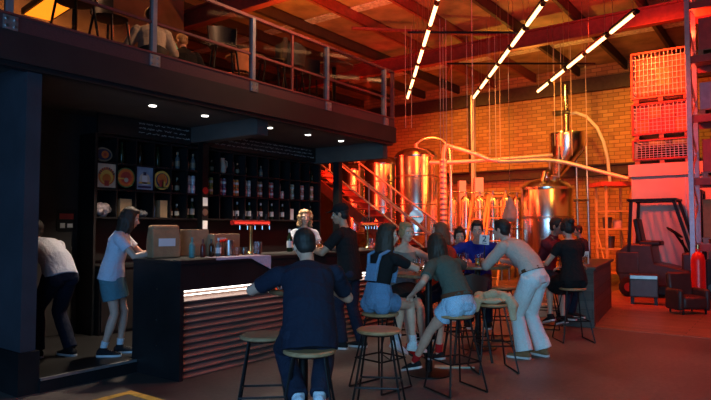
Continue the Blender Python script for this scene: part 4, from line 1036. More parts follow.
# ------------------------------------------------------------------ cold room with cages on top, rack, forklift
cr = thing('cold_room', 'red lit smooth panel cold room behind the forklift', 'cold room', (14.5, -3, 0))
MB().bb((0, 0, 0), (3, 5.88, 2.6)).build('wall_panels', MT['cold_panel'], cr); MB().bb((-.05, -.05, 2.6), (3.05, 5.93, 2.87)).build('roof_fascia', MT['cold_panel'], cr)
for y in (1.2, 2.4, 3.6, 4.8): MB().bb((-.004, y - .006, 0), (0, y + .006, 2.6)).build('panel_seam', MT['galv'], cr)
def cage(label, z, h, kind):
    t = thing('bottle_cage', label, 'pallet cage', (15.15, 2.26, z), 0, 'stacked pallet cages')
    p = MB()
    for y in (-.5, 0, .5): p.box((0, y, .05), (1.15, .1, .08))
    for i in range(7): p.box((-.5 + .166 * i, 0, .1), (.12, 1.16, .022))
    p.build('pallet', MT['wood_table'], t)
    w = MB(); H = h - .02
    for sx in (-.58, .58):
        for i in range(15): y = -.58 + 1.16 * i / 14; w.bar((sx, y, .11), (sx, y, H), .008)
        for k in range(9): zz = .12 + (H - .13) * k / 8; w.bar((sx, -.58, zz), (sx, .58, zz), .008)
    for sy in (-.58, .58):
        for i in range(15): x = -.58 + 1.16 * i / 14; w.bar((x, sy, .11), (x, sy, H), .008)
        for k in range(9): zz = .12 + (H - .13) * k / 8; w.bar((-.58, sy, zz), (.58, sy, zz), .008)
    wo = w.build('wire_mesh', MT['galv'], t, smooth=False)
    fr = MB()
    for sx in (-.58, .58):
        for sy in (-.58, .58): fr.bar((sx, sy, .1), (sx, sy, H), .04)
    for zz in (.12, H): 
        for s in (-.58, .58): fr.bar((s, -.58, zz), (s, .58, zz), .035); fr.bar((-.58, s, zz), (.58, s, zz), .035)
    fr.build('frame', MT['red_steel'] if kind != 'wrap' else MT['plastic_orange'], t)
    if kind == 'wrap':
        q = MB(); q.box((0, 0, .12 + (H - .2) / 2), (1.05, 1.05, H - .25)); c = q.build('wrapped_load', MT['plastic_orange'], t, bevel=.06)
        MB().bb((-.535, -.2, .35), (-.526, .1, .75)).build('yellow_sheet', MT['yellow_print'], t)
    elif kind == 'cartons':
        k = 0
        for zz in range(2):
            for y in range(4):
                MB().box((-.25, -.39 + .26 * y, .115 + .17 + .34 * zz), (.5, .245, .32)).build('carton', MT['red_print'] if (y + zz) % 3 else MT['orange_print'], t)
        MB().bb((.02, -.5, .12), (.52, .5, H - .1)).build('back_load', MT['red_print'], t)
    else:
        q = MB()
        for i in range(9):
            for j in range(12):
                x = -.48 + .12 * i; y = -.5 + .09 * j; q.lathe([(.034, .112), (.036, .12), (.036, .29), (.014, .36), (.014, .42)], (x, y, 0), 8)
        c = q.build('stacked_bottles', MT['dark_glass_brown'], t); c['kind'] = 'stuff'
    return t
cage('pallet cage of bottles, lowest on the cold room roof', 2.872, .56, 'bottles'); cage('pallet cage of cartons, middle of the stack on the cold room', 3.436, .82, 'cartons'); cage('pallet cage with bright orange wrapped load, topmost of the stack', 4.26, 1.16, 'wrap')
rk = thing('pallet_rack', 'tall steel pallet rack with loaded shelves at the edge beside the forklift', 'rack', (12.4, 1.5, 0))
for y in (-.05, -2.7):
    for x in (0, .9):
        u = MB(); u.bb((x - .045, y - .04, 0), (x + .045, y + .04, 6.3)); u.build('upright', MT['rack_blue'] if False else MT['post_steel'], rk)
    br = MB()
    for k in range(6): br.bar((0, y, .4 + k), (.9, y, .9 + k), .03); br.bar((.9, y, .9 + k), (0, y, 1.4 + k), .03)
    br.build('bracing', MT['post_steel'], rk)
for z in (1.15, 2.35, 3.5, 4.6, 5.6):
    for x in (0, .9): MB().bb((x - .03, -2.7, z - .12), (x + .03, -.05, z)).build('beam', MT['red_steel'], rk)
    MB().bb((0, -2.66, z), (.9, -.09, z + .02)).build('shelf_board', MT['wood_table'], rk)
for i, (z, y, h, m) in enumerate(((1.17, -.6, .8, 'cardboard'), (1.17, -1.6, .9, 'cardboard'), (2.37, -.62, .7, 'red_print'), (2.37, -1.7, .75, 'cardboard'), (3.52, -.6, .6, 'blue_print'), (3.52, -1.65, .7, 'cardboard'), (4.62, -.6, .7, 'red_print'), (4.62, -1.6, .6, 'cardboard'), (5.62, -.6, .45, 'cardboard'))):
    t = thing('pallet_load', ['cardboard load on the lowest rack shelf beside the upright', 'cardboard load deeper along the lowest rack shelf', 'red load on the second rack shelf beside the upright', 'cardboard load deeper along the second rack shelf', 'blue load on the third rack shelf beside the upright', 'cardboard load deeper along the third rack shelf', 'red load on the fourth rack shelf beside the upright', 'cardboard load deeper along the fourth rack shelf', 'cardboard load on the top rack shelf'][i], 'load', (12.85, 1.5 + y, z + .002))
    p = MB()
    for q in (-.35, 0, .35): p.box((0, q, .04), (.8, .09, .08))
    p.box((0, 0, .09), (.8, .84, .02)); p.build('pallet', MT['wood_table'], t)
    MB().bb((-.36, -.39, .1), (.36, .39, h)).build('carton_stack', MT[m], t, bevel=.01); MB().bb((-.364, -.04, .1), (-.36, .04, h)).build('strap', MT['black_paint'], t)
# forklift: nose towards -Y
fk = thing('forklift', 'dark counterbalance forklift with overhead guard parked before the red panels', 'forklift', (14.0, 2.0, 0), 0)
ch = MB(); ch.prism([(-.42, -.35, .25), (-.42, .95, .25), (-.42, 1.02, .5), (-.42, 1.0, .95), (-.42, .8, 1.12), (-.42, .35, 1.1), (-.42, .3, .72), (-.42, -.2, .62), (-.42, -.35, .6)][::-1], (.84, 0, 0)); ch.build('chassis', MT['fork_body'], fk, bevel=.03)
MB().bb((-.43, .55, .45), (.43, 1.05, .98)).build('counterweight', MT['fork_body'], fk, bevel=.06)
MB().bb((-.4, -.42, .3), (.4, -.2, .95)).build('dashboard', MT['fork_body'], fk, bevel=.04)
for x in (-.38, .38):
    for y in (-.22, .78):
        r = .26 if y < 0 else .21; w = MB(); w.tube([(x - .09, y, r), (x - .07, y, r), (x + .07, y, r), (x + .09, y, r)], [r * .85, r, r, r * .85], 24); wo = w.build('wheel', MT['tyre'], fk); MB().cyl((x - .095, y, r), (x + .095, y, r), r * .45, n=16).build('hub', MT['fork_red'], wo)
for x in (-.4, .4):
    MB().bar((x, .78, .95), (x, .72, 2.02), .06).build('rear_pillar', MT['black_metal'], fk); MB().bar((x, -.4, .9), (x, -.08, 2.02), .06).build('front_pillar', MT['black_metal'], fk)
g = MB()
for x in (-.4, .4): g.bar((x, -.12, 2.03), (x, .78, 2.03), .06)
for k in range(7): y = -.12 + .15 * k; g.bar((-.4, y, 2.04), (.4, y, 2.04), .035)
g.build('overhead_guard', MT['black_metal'], fk)
MB().bb((-.24, .2, 1.08), (.24, .62, 1.18)).build('seat', MT['black_paint'], fk, bevel=.03); MB().box((0, .64, 1.4), (.46, .1, .5), M=Matrix.Rotation(rad(-10), 3, 'X')).build('seat_back', MT['black_paint'], fk, bevel=.03)
sw = MB(); sw.tube([(.17 * math.cos(2 * PI * k / 20), -.03 + .17 * math.sin(2 * PI * k / 20) * .8, 1.36 + .1 * math.sin(2 * PI * k / 20)) for k in range(20)], .016, 8, closed=True); swo = sw.build('steering_wheel', MT['black_metal'], fk); MB().tube([(0, -.03, 1.36), (0, -.3, .9)], .025, 8).build('steering_column', MT['black_metal'], swo)
for x in (.16, .22, .28): MB().tube([(x, -.2, .93), (x, -.14, 1.2)], .01, 6).build('lever', MT['black_metal'], fk)
ms = MB()
for x in (-.28, -.2, .2, .28): ms.bb((x - .03, -.58, .08), (x + .03, -.47, 2.2))
for z in (.2, 1.2, 2.15): ms.bb((-.3, -.57, z), (.3, -.5, z + .07))
ms.build('mast', MT['black_metal'], fk); MB().bb((-.35, -.64, .3), (.35, -.58, .8)).build('fork_carriage', MT['black_metal'], fk)
for x in (-.2, .2): MB().bb((x - .05, -.9, .1), (x + .05, -.6, .14)).build('fork_tine', MT['black_metal'], fk)
# things on the floor before the forklift
t = thing('guitar_amplifier', 'black box amplifier on a low stand before the forklift', 'amplifier', at(642, 11.4), face((12.4, 2.2), (0, 0)))
MB().bb((-.25, -.14, .14), (.25, .14, .57)).build('cabinet', MT['black_paint'], t, bevel=.015); MB().bb((-.22, .14, .17), (.22, .146, .47)).build('grille', MT['stainless_dark'] if False else MT['fork_body'], t); MB().bb((-.23, .14, .49), (.23, .15, .55)).build('control_strip', MT['stainless_dark'], t)
for sx in (-.2, .2): MB().bb((sx - .03, -.13, 0), (sx + .03, .13, .14)).build('foot', MT['black_metal'], t)
t = thing('gas_cylinder', 'upright red gas cylinder at the foot of the pallet rack', 'gas cylinder', at(696.5, 10.6))
MB().lathe([(.1, 0), (.115, .02), (.115, .88), (.09, .98), (.035, 1.03), (.035, 1.08), (0, 1.08)], n=24).build('body', MT['red_gloss'], t); MB().cyl((0, 0, 1.06), (0, 0, 1.15), .03, n=12).build('valve', MT['brass'], t)
t = thing('armchair', 'dark low armchair on the boards beside the gas cylinder', 'armchair', at(685, 10.2), face((12, 1.6), (8, -2))); t.scale = (.8, .8, .85)
MB().bb((-.27, -.25, .1), (.27, .27, .36)).build('seat', MT['dark_chair'], t, bevel=.06); MB().box((0, -.26, .5), (.54, .14, .62), M=Matrix.Rotation(rad(8), 3, 'X')).build('backrest', MT['dark_chair'], t, bevel=.05)
for sx in (-.3, .3): MB().bb((sx - .06, -.25, .08), (sx + .06, .26, .5)).build('armrest', MT['dark_chair'], t, bevel=.05)
for sx in (-.25, .25):
    for sy in (-.22, .22): MB().cyl((sx, sy, 0), (sx, sy, .12), .02, n=8).build('leg', MT['black_metal'], t)
# canopied frame with shelves and a ladder
p = at(614, 15.2); t = thing('canopy_frame', 'orange lit shelf frame under a flat red canopy beside the cold room', 'frame', p, YAW)
MB().bb((-.5, -.45, 2.5), (.42, .35, 2.6)).build('canopy', MT['red_print'], t)
for sx in (-.33, .3):
    for sy in (-.3, .3): MB().bb((sx - .025, sy - .025, 0), (sx + .025, sy + .025, 2.5)).build('post', MT['ladder_yellow'], t)
for z in (.3, .9, 1.4, 1.85): MB().bb((-.34, -.31, z), (.31, .31, z + .04)).build('shelf_board', MT['ladder_yellow'], t)
for sx in (-.33, .3): MB().bar((sx, -.3, .3), (sx, .3, 1.4), .025).build('brace', MT['ladder_yellow'], t)
for i, (x, z, h, lb) in enumerate(((-.18, 1.44, .28, 'dark drum on the shelf frame under the canopy'), (.08, 1.44, .2, 'pale tub next to the drum on the shelf frame'), (-.12, .94, .3, 'dark tub on the middle board of the shelf frame'))):
    q = p + V((.59 * x, -.8077 * x, z)); tt = thing('bucket', lb, 'bucket', q)
    MB().lathe([(.1, 0), (.12, h), (.11, h), (.09, .01), (0, .01)], n=20).build('tub', MT['fork_body'] if i != 1 else MT['cream'], tt); MB().tube([(-.12, 0, h * .9), (-.08, .06, h * 1.15), (0.05, .07, h * 1.2), (.12, 0, h * .9)], .005, 6).build('handle', MT['steel'], tt)
# cream cone on a cord, standing in for an orange lit object
p = at(510, 13.5); t = thing('hanging_pendant', 'pale lit cone-shaped sack hanging beside the kettle above the standing man', 'pendant', (p.x, p.y, 1.6))
q = MB(); q.lathe([(.02, .55), (.05, .5), (.13, .3), (.17, .08), (.12, 0), (0, 0)], n=20); put(remesh(q, .012, 1, .4, .03, 9), 'pendant_body', MT['cream'], t); MB().tube([(0, 0, .53), (0, 0, 4.84)], .006, 6).build('cord', MT['steel'], t)
# timber counter with planks at the hall's end
ct = thing('timber_counter', 'dark planked timber counter beside the woman in black', 'counter', (9.08, 2.36, 0), rad(7.5))
MB().bb((0, 0, 0), (2.6, .4, .84)).build('carcass', MT['dark_timber'], ct); MB().bb((-.02, -.02, 0), (0.0, .42, .84)).build('end_boards', MT['dark_timber_y'], ct); MB().bb((-.05, -.05, .84), (2.65, .45, .88)).build('worktop', MT['dark_timber'], ct, bevel=.006)
CT = lambda x, y: (9.08 + x * .9914 - y * .1305, 2.36 + x * .1305 + y * .9914, .8815)
for k, (x, y, lb) in enumerate(((.25, .2, 'empty glass on the timber counter nearest the woman in black'), (.4, .35, 'second glass on the timber counter'), (.62, .22, 'glass on the timber counter beside the white card'))): make_glass('pint_glass', lb, 'glass', CT(x, y * .8), .15, .04, (None, .6, .8)[k])
t = thing('menu_card', 'small white card standing on the timber counter', 'card', CT(.75, .2), face((9.9, 2.5), (0, 0))); MB().box((0, 0, .1), (.13, .006, .2), M=Matrix.Rotation(rad(-8), 3, 'X')).build('card', MT['paper'], t); MB().bb((-.04, -.03, 0), (.04, .03, .012)).build('base', MT['wood_table'], t)
wine_bottle('sauce_bottle', 'red sauce bottle on the timber counter', CT(.5, .3), MT['red_gloss'], None, .2, None, 'bottle', .028)
o = MB().bb((-.45, -.12, 0), (.45, .12, .2)).build('pale_plank_box', MT['galv'] if False else MT['cream'], bevel=.01); tag(o, 'long low grey timber box on the floor under the two at the counter', 'box', loc=at(557, 9.9), rz=YAW)
# ------------------------------------------------------------------ stools and tables
def make_stool(label, loc, rz=0, m='wood_seat', h=.68):
    t = thing('bar_stool', label, 'stool', loc, rz, 'bar stools')
    s = MB(); s.lathe([(0, h - .03), (.155, h - .03), (.168, h - .022), (.17, h - .008), (.16, h), (0, h)], n=36); s.build('seat', MT[m], t)
    f = MB(); f.tube([(.12 * math.cos(2 * PI * k / 20), .12 * math.sin(2 * PI * k / 20), h - .038) for k in range(20)], .007, 6, closed=True); f.build('seat_ring', MT['black_metal'], t)
    q, q2 = .1, .2
    for sx in (-1, 1):
        for sy in (-1, 1): MB().tube([(sx * q, sy * q * .8, h - .04), (sx * q2, sy * q2, .008)], .0085, 8).build('leg', MT['black_metal'], t)
    for sx in (-1, 1): MB().tube([(sx * q2, -q2, .009), (sx * q2, q2, .009)], .008, 8).build('floor_runner', MT['black_metal'], t)
    z = .27; k = q2 - (q2 - q) * z / h
    r = MB(); r.tube([(-k, -k, z), (k, -k, z), (k, k, z), (-k, k, z)], .008, 8, closed=True); r.build('foot_rest', MT['black_metal'], t)
    return t
P5 = at(310, 3.85); ST = {}
proto = make_stool('wooden bar stool under the man in the navy T-shirt', P5, YAW); ST[5] = proto
def stool(p, rz, label): return dup(proto, p, rz, label)
stool(at(264.5, 4.36), YAW + .1, 'empty wooden bar stool beside the seated man in navy')
stool(at(378.5, 4.6), YAW - .15, 'empty wooden bar stool in front of the woman in denim overalls')
P6, P7, P8, P9 = at(380, 5.5), at(402, 6.8), at(454, 5.4), at(449, 7.0)
T1 = at(428, 6.0); T2 = at(477, 7.28); T0 = at(304, 4.5)
stool(P6, face(P6, T1), 'bar stool under the woman in denim overalls'); stool(P7, face(P7, T1), 'bar stool under the fair-haired woman facing the camera')
stool(P8, face(P8, T1) + .2, 'bar stool under the woman in the olive T-shirt'); stool(P9, face(P9, T1), 'bar stool hidden behind the woman in olive')
PJ = at(491, 6.16); stool(PJ, YAW + .1, 'bar stool with a tan jacket laid over its seat')
PB = at(466, 6.65); 
P13, P14 = at(545, 8.75), at(571, 7.75)
stool(P13, .2, 'bar stool under the man in the burgundy shirt'); stool(P14, face(P14, P13), 'bar stool under the woman in black')
P10, P11 = at(477, 8.05), at(455, 8.7)
stool(P10, face(P10, T2), 'bar stool under the person in the blue shirt'); stool(P11, face(P11, T2), 'bar stool under the person in red')
stool(at(502, 7.85), .6, 'empty bar stool beyond the numbered table')
mezz_chair('bar_chair', 'black round-backed bar chair beside the woman in olive', (PB.x, PB.y, 0), face(PB, T2) + .5, .66, 'dark_chair', .3)
def high_table(label, loc, R, h=1.0, m='wood_table'):
    t = thing('high_table', label, 'table', loc)
    MB().lathe([(0, h - .035), (R - .01, h - .035), (R, h - .025), (R, h - .006), (R - .006, h), (0, h)], n=48).build('tabletop', MT[m], t)
    MB().cyl((0, 0, .02), (0, 0, h - .035), .035, n=18).build('pole', MT['black_metal'], t); MB().lathe([(.22, 0), (.22, .012), (.06, .03), (0, .03)], n=32).build('foot_plate', MT['black_metal'], t)
    return t
high_table('small round high table hidden by the man in navy', T0, .27); high_table('round high table with the four women around it', T1, .35); high_table('round high table carrying the numbered card', T2, .39)
t = thing('table_number', 'white card with a dark number 2 on a thin stand', 'table sign', at(484, 7.08, 1.0015), face(at(484, 7.08), (0, 0)) + rad(6))
MB().lathe([(.045, 0), (.045, .01), (.008, .016), (.006, .25), (0, .25)], n=18).build('stand', MT['black_metal'], t)
Mr = Matrix.Rotation(rad(-5), 3, 'Y')
MB().box((0, 0, .31), (.115, .006, .115), M=Mr).build('card', MT['paper'], t)
cu = bpy.data.curves.new('numeral', 'FONT'); cu.body = '2'; cu.size = .1; cu.align_x = 'CENTER'; cu.align_y = 'CENTER'; cu.extrude = .001; cu.offset = .002
no = bpy.data.objects.new('tmp', cu); COL.objects.link(no); nm_ = bpy.data.meshes.new_from_object(no); bpy.data.objects.remove(no); no = bpy.data.objects.new('numeral', nm_); COL.objects.link(no); no.parent = t; nm_.materials.clear(); nm_.materials.append(MT['navy_print']); no.location = (0, .0045, .318); no.rotation_euler = (PI / 2, rad(5), PI)
MB().box((0, .0045, .268), (.06, .003, .008), M=Mr).build('underline', MT['navy_print'], t)
for k, (dx, dy, f, lb) in enumerate(((-.1, .08, .7, 'half drunk beer among the four women'), (.1, -.06, .8, 'beer glass on the women\'s table near the olive T-shirt'), (.18, .2, .3, 'nearly empty glass on the women\'s table'), (-.2, -.1, None, 'empty glass on the women\'s table near the overalls'))): make_glass('pint_glass', lb, 'glass', T1 + V((dx, dy, 1.0015)), .14, .036, f)
for k, (dx, dy, f, lb) in enumerate(((-.28, .1, .5, 'beer glass on the numbered table at its bar side'), (-.12, .22, .8, 'beer glass on the numbered table before the blue shirt'), (.1, .2, None, 'empty glass on the numbered table'), (-.25, -.12, .7, 'full glass at the near rim of the numbered table'), (.2, .05, .4, 'small beer behind the number card'))): make_glass('pint_glass', lb, 'glass', T2 + V((dx, dy, 1.0015)), .14, .036, f)
tag(MB().box((0, 0, .004), (.2, .14, .008)).build('napkin', MT['red_print']), 'red napkin on the women\'s table beside the olive T-shirt', 'napkin', loc=T1 + V((.22, -.1, 1.0015)), rz=.4)
wine_bottle('sauce_bottle', 'red sauce bottle on the numbered table', T2 + V((.02, -.2, 1.0015)), MT['red_gloss'], None, .18, None, 'bottle', .026)
make_glass('tumbler', 'pale tumbler held by the man in navy', 'glass', at(279, 4.4, 1.0015), .16, .04)
tag(MB().prism([(-.2, -.03, 0), (.22, -.015, 0), (.2, .01, 0), (-.18, .09, 0)], (0, 0, .012)).build('paper_sheet', mat('mint_paper', (.4, .5, .42), .7)), 'pale folded paper lying on the floor under the women\'s table', 'paper', loc=at(452, 6.25), rz=YAW)
# jacket over the stool seat
j = MB(); rr = random.Random(4)
j.ell((0, 0, .70), (.17, .16, .035), None, 20, 8); j.ell((-.05, .03, .735), (.12, .1, .05)); j.tube([(.08, -.02, .72), (.15, -.05, .73), (.2, -.06, .64), (.21, -.05, .5)], [.05, .06, .055, .035], 10); j.tube([(-.1, .0, .72), (-.17, -.06, .7), (-.2, -.09, .6)], [.05, .05, .03], 10); j.tube([(-.1, -.05, .75), (.02, -.07, .775), (.12, -.03, .75)], .04, 10)
MT['tan_jacket'] = fabric('tan_jacket', (.55, .42, .27))
jo = put(remesh(j, .008, 2, .4, .022, 15), 'jacket', MT['tan_jacket'], None); tag(jo, 'crumpled tan jacket lying over a bar stool seat', 'jacket', loc=PJ + V((0, 0, .012)), rz=YAW)
# ------------------------------------------------------------------ people
def skin(n, c): return mat(n, c, .5, var=.07, scale=35, spec=.4)
SK = [skin('skin_fair', (.62, .38, .28)), skin('skin_rose', (.58, .33, .24)), skin('skin_tan', (.45, .25, .16))]
def hairm(n, c): return mat(n, c, .65, var=.45, scale=140)
HB, HD, HF, HR = hairm('hair_brown', (.03, .016, .009)), hairm('hair_dark', (.012, .009, .008)), hairm('hair_fair', (.36, .22, .1)), hairm('hair_auburn', (.13, .05, .025))
F = {n: fabric('cloth_' + n, c) for n, c in dict(navy=(.011, .015, .032), black=(.012, .012, .014), white=(.55, .58, .68), grey=(.2, .19, .18), olive=(.07, .09, .075), sand=(.5, .42, .37), pale=(.66, .76, .78), burgundy=(.14, .02, .03), blue=(.015, .03, .3), red=(.35, .03, .015), beige=(.42, .36, .3), tiedye=(.38, .42, .5), belt=(.1, .04, .02), shoe_black=(.014, .014, .016), shoe_white=(.6, .68, .76), shoe_tan=(.22, .12, .06), sock_red=(.4, .01, .012), sock_white=(.6, .62, .66), dark=(.03, .028, .035)).items()}
DN = {n: denim('denim_' + n, c) for n, c in dict(light=(.36, .54, .72), mid=(.13, .25, .44), teal=(.09, .19, .23), dark=(.015, .02, .04)).items()}
def seat_z(h=.68): return h + .112
def g_(p, rz, *w): return loc2(p, rz, w)
# man in navy, seen from behind
rz = YAW + rad(6); p = P5
person('person in navy T-shirt and white shoes seated with his back to us', p, rz, 1.66, 'm', pelvis=(0, .04, seat_z()-.01), lean=36, side=-1, head=(12, -16, -4), lh=(-.2, .54, 1.06), rh=(.1, .54, 1.06), lpole=(-.8, -.3, -.25), rpole=(.7, -.4, -.4), lf=(-.07, .1, .275), rf=(.07, .12, .275), lk=(-.3, 1, .2), rk=(.15, 1, .2),
       ltoe=(-.1, 1, -.25), rtoe=(.1, 1, -.25), skin=SK[1], hair=('short', HD), top=dict(m=F['navy'], name='t_shirt', hem=.09, sleeve=.72), bottom=dict(m=DN['dark'], type='trousers'), shoes=dict(m=F['shoe_white'], laces=1), socks=F['black'], vox=.006, lhd=(.3, .9, 0), build=1.0)
# woman at the end of the bar
p = V((3.6, 5.73, .125)); rz = face(p, (4.2, 5.2))
person('person in white T-shirt and denim skirt leaning at the end of the bar', p, rz, 1.56, 'f', pelvis=(0, -.06, None), lean=13, head=(6, -20, 0), lh=(-.1, .42, 1.075), rh=(.13, .4, 1.075), lpole=(-.5, -.8, -.5), rpole=(.5, -.8, -.6), lf=(-.09, .02), rf=(.06, -.12), ltoe=(-.15, 1, 0), rtoe=(.1, 1, 0), skin=SK[1], hair=('bob', HB, .17), top=dict(m=F['white'], name='t_shirt', sleeve=.6, hem=.02), bottom=dict(m=DN['teal'], type='skirt', len=.62, high=1), shoes=dict(m=F['shoe_black'], laces=1), socks=F['sock_white'])
# bent man behind the partition
p = at(56, 6.2, .125); rz = YAW + rad(62)
person('person in white shirt and dark trousers bending in the dark passage', p, rz, 1.68, 'm', pelvis=(0, -.1, .84), lean=50, head=(0, -6, 0), lh=(-.2, .5, .6), rh=(.22, .5, .58), lf=(-.1, .1), rf=(.12, -.12), skin=SK[1], hair=('short', HD), top=dict(m=F['white'], sleeve=1.75, name='shirt'), bottom=dict(m=F['navy'], type='trousers'), shoes=dict(m=F['shoe_black']))
# barmaid
p = at(303, 8.95, .125); rz = face(p, at(345, 7.2))
person('person with fair curly hair and pale T-shirt serving behind the bar', p, rz, 1.6, 'f', lean=10, head=(-6, -6, 0), lh=(-.1, .4, 1.06), rh=(.16, .4, 1.06), skin=SK[0], hair=('curly', HF), top=dict(m=F['tiedye'], name='t_shirt', sleeve=.6), bottom=dict(m=F['black'], type='trousers'), shoes=dict(m=F['shoe_black']))
# man in cap
p = V((5.84, 4.36, 0)); rz = YAW + rad(66)
i_ = person('person in black T-shirt and cap standing at the bar front', p, rz, 1.74, 'm', lean=8, head=(18, -8, 0), lh=(-.16, .44, 1.19), rh=(.2, .42, 1.19), lf=(-.1, .05), rf=(.1, -.12), rpole=(.8, -.6, -.3), skin=SK[2], hair=('short', HD), top=dict(m=F['black'], name='t_shirt', hem=.08, sleeve=.7), bottom=dict(m=DN['dark'], type='trousers'), shoes=dict(m=F['shoe_black']))
cap_on(i_, F['black'])
# woman in overalls
p = P6; rz = face(p, T1)
i_ = person('person in denim overalls over a black T-shirt seated at the women\'s table', p, rz, 1.5, 'f', pelvis=(0, -.03, seat_z()), lean=11, head=(-48, -6, 0), lh=(-.12, .36, 1.065), rh=(.02, .34, 1.065), lpole=(-1, -.3, 0), rpole=(1, -.3, 0), lf=(-.06, .3, .29), rf=(.09, .36, .29), lk=(.1, 1, .3), ltoe=(.1, 1, -.5), rtoe=(.15, 1, -.2), skin=SK[0], hair=('long', HB, .34), top=dict(m=F['black'], name='t_shirt', sleeve=.62, tight=1, inf=.008), bottom=dict(m=DN['mid'], type='shorts', name='overall_shorts', len=.2, high=1, inf=.019, flare=.02), shoes=dict(m=F['shoe_white'], laces=1), socks=F['sock_white'])
bb_ = MB(); N_0, C_, u2, f2, xs, k = i_['N'], i_['C'], i_['u'][2], i_['f'][2], i_['xs'], i_['k']
Mx = Matrix((xs, f2, u2)).transposed(); bb_.box(C_ + f2 * .142 * k - u2 * .02, (.2 * k, .03, .2 * k), M=Mx); bb_.box(C_ - f2 * .128 * k - u2 * .06, (.15 * k, .03, .18 * k), M=Mx)
for sg in (-1, 1):
    q = xs * (.082 * k * sg); bb_.tube([C_ - f2 * .13 * k - u2 * .02 + q * .7, C_ - f2 * .132 * k + u2 * .1 + q, N_0 - u2 * .008 + q * 1.1 - f2 * .03, N_0 - u2 * .0 + q * 1.1 + f2 * .03, N_0 - u2 * .06 + f2 * .1 * k + q, C_ + f2 * .15 * k + u2 * .06 + q], .017, 8)
put(remesh(bb_, .0065, 1, .4), 'overall_bib', DN['mid'], i_['o'])
# woman facing us
p = P7; rz = face(p, T1)
person('person with fair tied hair and grey vest top facing the camera', p, rz, 1.56, 'f', pelvis=(0, -.02, seat_z()), lean=14, head=(14, -5, 0), lh=(-.1, .36, 1.06), rh=(.14, .34, 1.06), lpole=(-1, -.3, 0), rpole=(1, -.3, 0), lf=(-.14, .27, .13), rf=(.02, .32, .13), ltoe=(0, 1, -.2), rtoe=(0, 1, -.2), skin=SK[0], hair=('bun', HF), top=dict(m=F['grey'], name='vest_top', sleeve=0, tank=1), bottom=dict(m=F['black'], type='skirt', len=.7), shoes=dict(m=F['sock_red'], flat=1, sole=MT['rubber_black']))
# olive T-shirt woman
p = P8; rz = face(p, T1) + .32
lfw = g_(p, rz, *at(408, 5.72)); 
person('person in olive T-shirt and pale denim shorts perched on a stool', p, rz, 1.5, 'f', pelvis=(0, -.05, seat_z() - .01), lean=32, head=(-14, -12, 0), lh=(-.3, .22, .86), rh=(.2, .38, 1.065), rpole=(1, -.2, 0), lpole=(-.8, -.5, -.5), lf=(lfw.x, lfw.y, .03), rf=(.1, .33, .2), ltoe=(-.2, 1, -.28), rtoe=(.1, 1, -.2), lk=(-.5, 1, .4), skin=SK[1], hair=('long', HB, .26), top=dict(m=F['olive'], name='t_shirt', sleeve=.7, tuck=1), bottom=dict(m=DN['light'], type='shorts', len=.22, inf=.02, flare=.03, belt=F['belt']), shoes=dict(m=F['shoe_black'], flat=1), socks=F['sock_red'])
# woman behind her
p = P9; rz = face(p, T1) - .9
person('person with auburn hair half hidden behind the olive T-shirt woman', p, rz, 1.55, 'f', pelvis=(0, -.02, seat_z()), lean=12, head=(-30, -4, 0), lh=(-.12, .3, .9), rh=(.14, .3, .9), lf=(-.1, .3, .17), rf=(.1, .3, .17), skin=SK[0], hair=('long', HR, .22), top=dict(m=F['red'], name='t_shirt', sleeve=.7), bottom=dict(m=DN['dark'], type='trousers'), shoes=dict(m=F['shoe_black']), vox=.008)
# blue shirt, red shirt
p = P10; rz = face(p, T2)
person('person in a deep blue shirt behind the number card', p, rz, 1.7, 'm', pelvis=(0, -.02, seat_z()), lean=22, head=(0, -12, 0), lh=(-.2, .4, 1.06), rh=(.2, .4, 1.06), lpole=(-1, -.3, 0), rpole=(1, -.3, 0), lf=(-.12, .28, .17), rf=(.12, .28, .17), skin=SK[1], hair=('short', HD), top=dict(m=F['blue'], name='shirt', sleeve=.8), bottom=dict(m=DN['dark'], type='trousers'), shoes=dict(m=F['shoe_black']), vox=.008)
p = P11; rz = face(p, T2)
person('person in a red top leaning over towards the numbered table', p, rz, 1.66, 'f', pelvis=(0, 0, seat_z()), lean=36, head=(-10, -14, 0), lh=(-.2, .52, 1.02), rh=(.12, .55, 1.02), lf=(-.1, .3, .17), rf=(.1, .3, .17), skin=SK[1], hair=('bun', HD), top=dict(m=F['red'], name='shirt', sleeve=1.4), bottom=dict(m=F['black'], type='trousers'), shoes=dict(m=F['shoe_black']), vox=.008)
# standing man leaning on the table
p = at(527, 6.8); rz = face(p, at(488, 7.1)) - .15
person('person in pale trousers and rolled-sleeve shirt leaning on the numbered table', p, rz, 1.74, 'm', pelvis=(0, -.08, .9), lean=43, head=(8, -4, 0), lh=(-.1, .52, 1.06), rh=(.2, .5, 1.06), lpole=(-.8, -.4, -.4), rpole=(.6, -.6, -.3), lf=(-.13, -.02), rf=(.14, -.1), ltoe=(-.25, 1, 0), rtoe=(.2, 1, 0), skin=SK[1], hair=('short', HD), top=dict(m=F['sand'], name='shirt', sleeve=1.3, rolled=1, tuck=1, collar=1), bottom=dict(m=F['pale'], type='trousers', flare=.016, inf=.018, belt=F['belt']), shoes=dict(m=F['shoe_tan']), vox=.006)
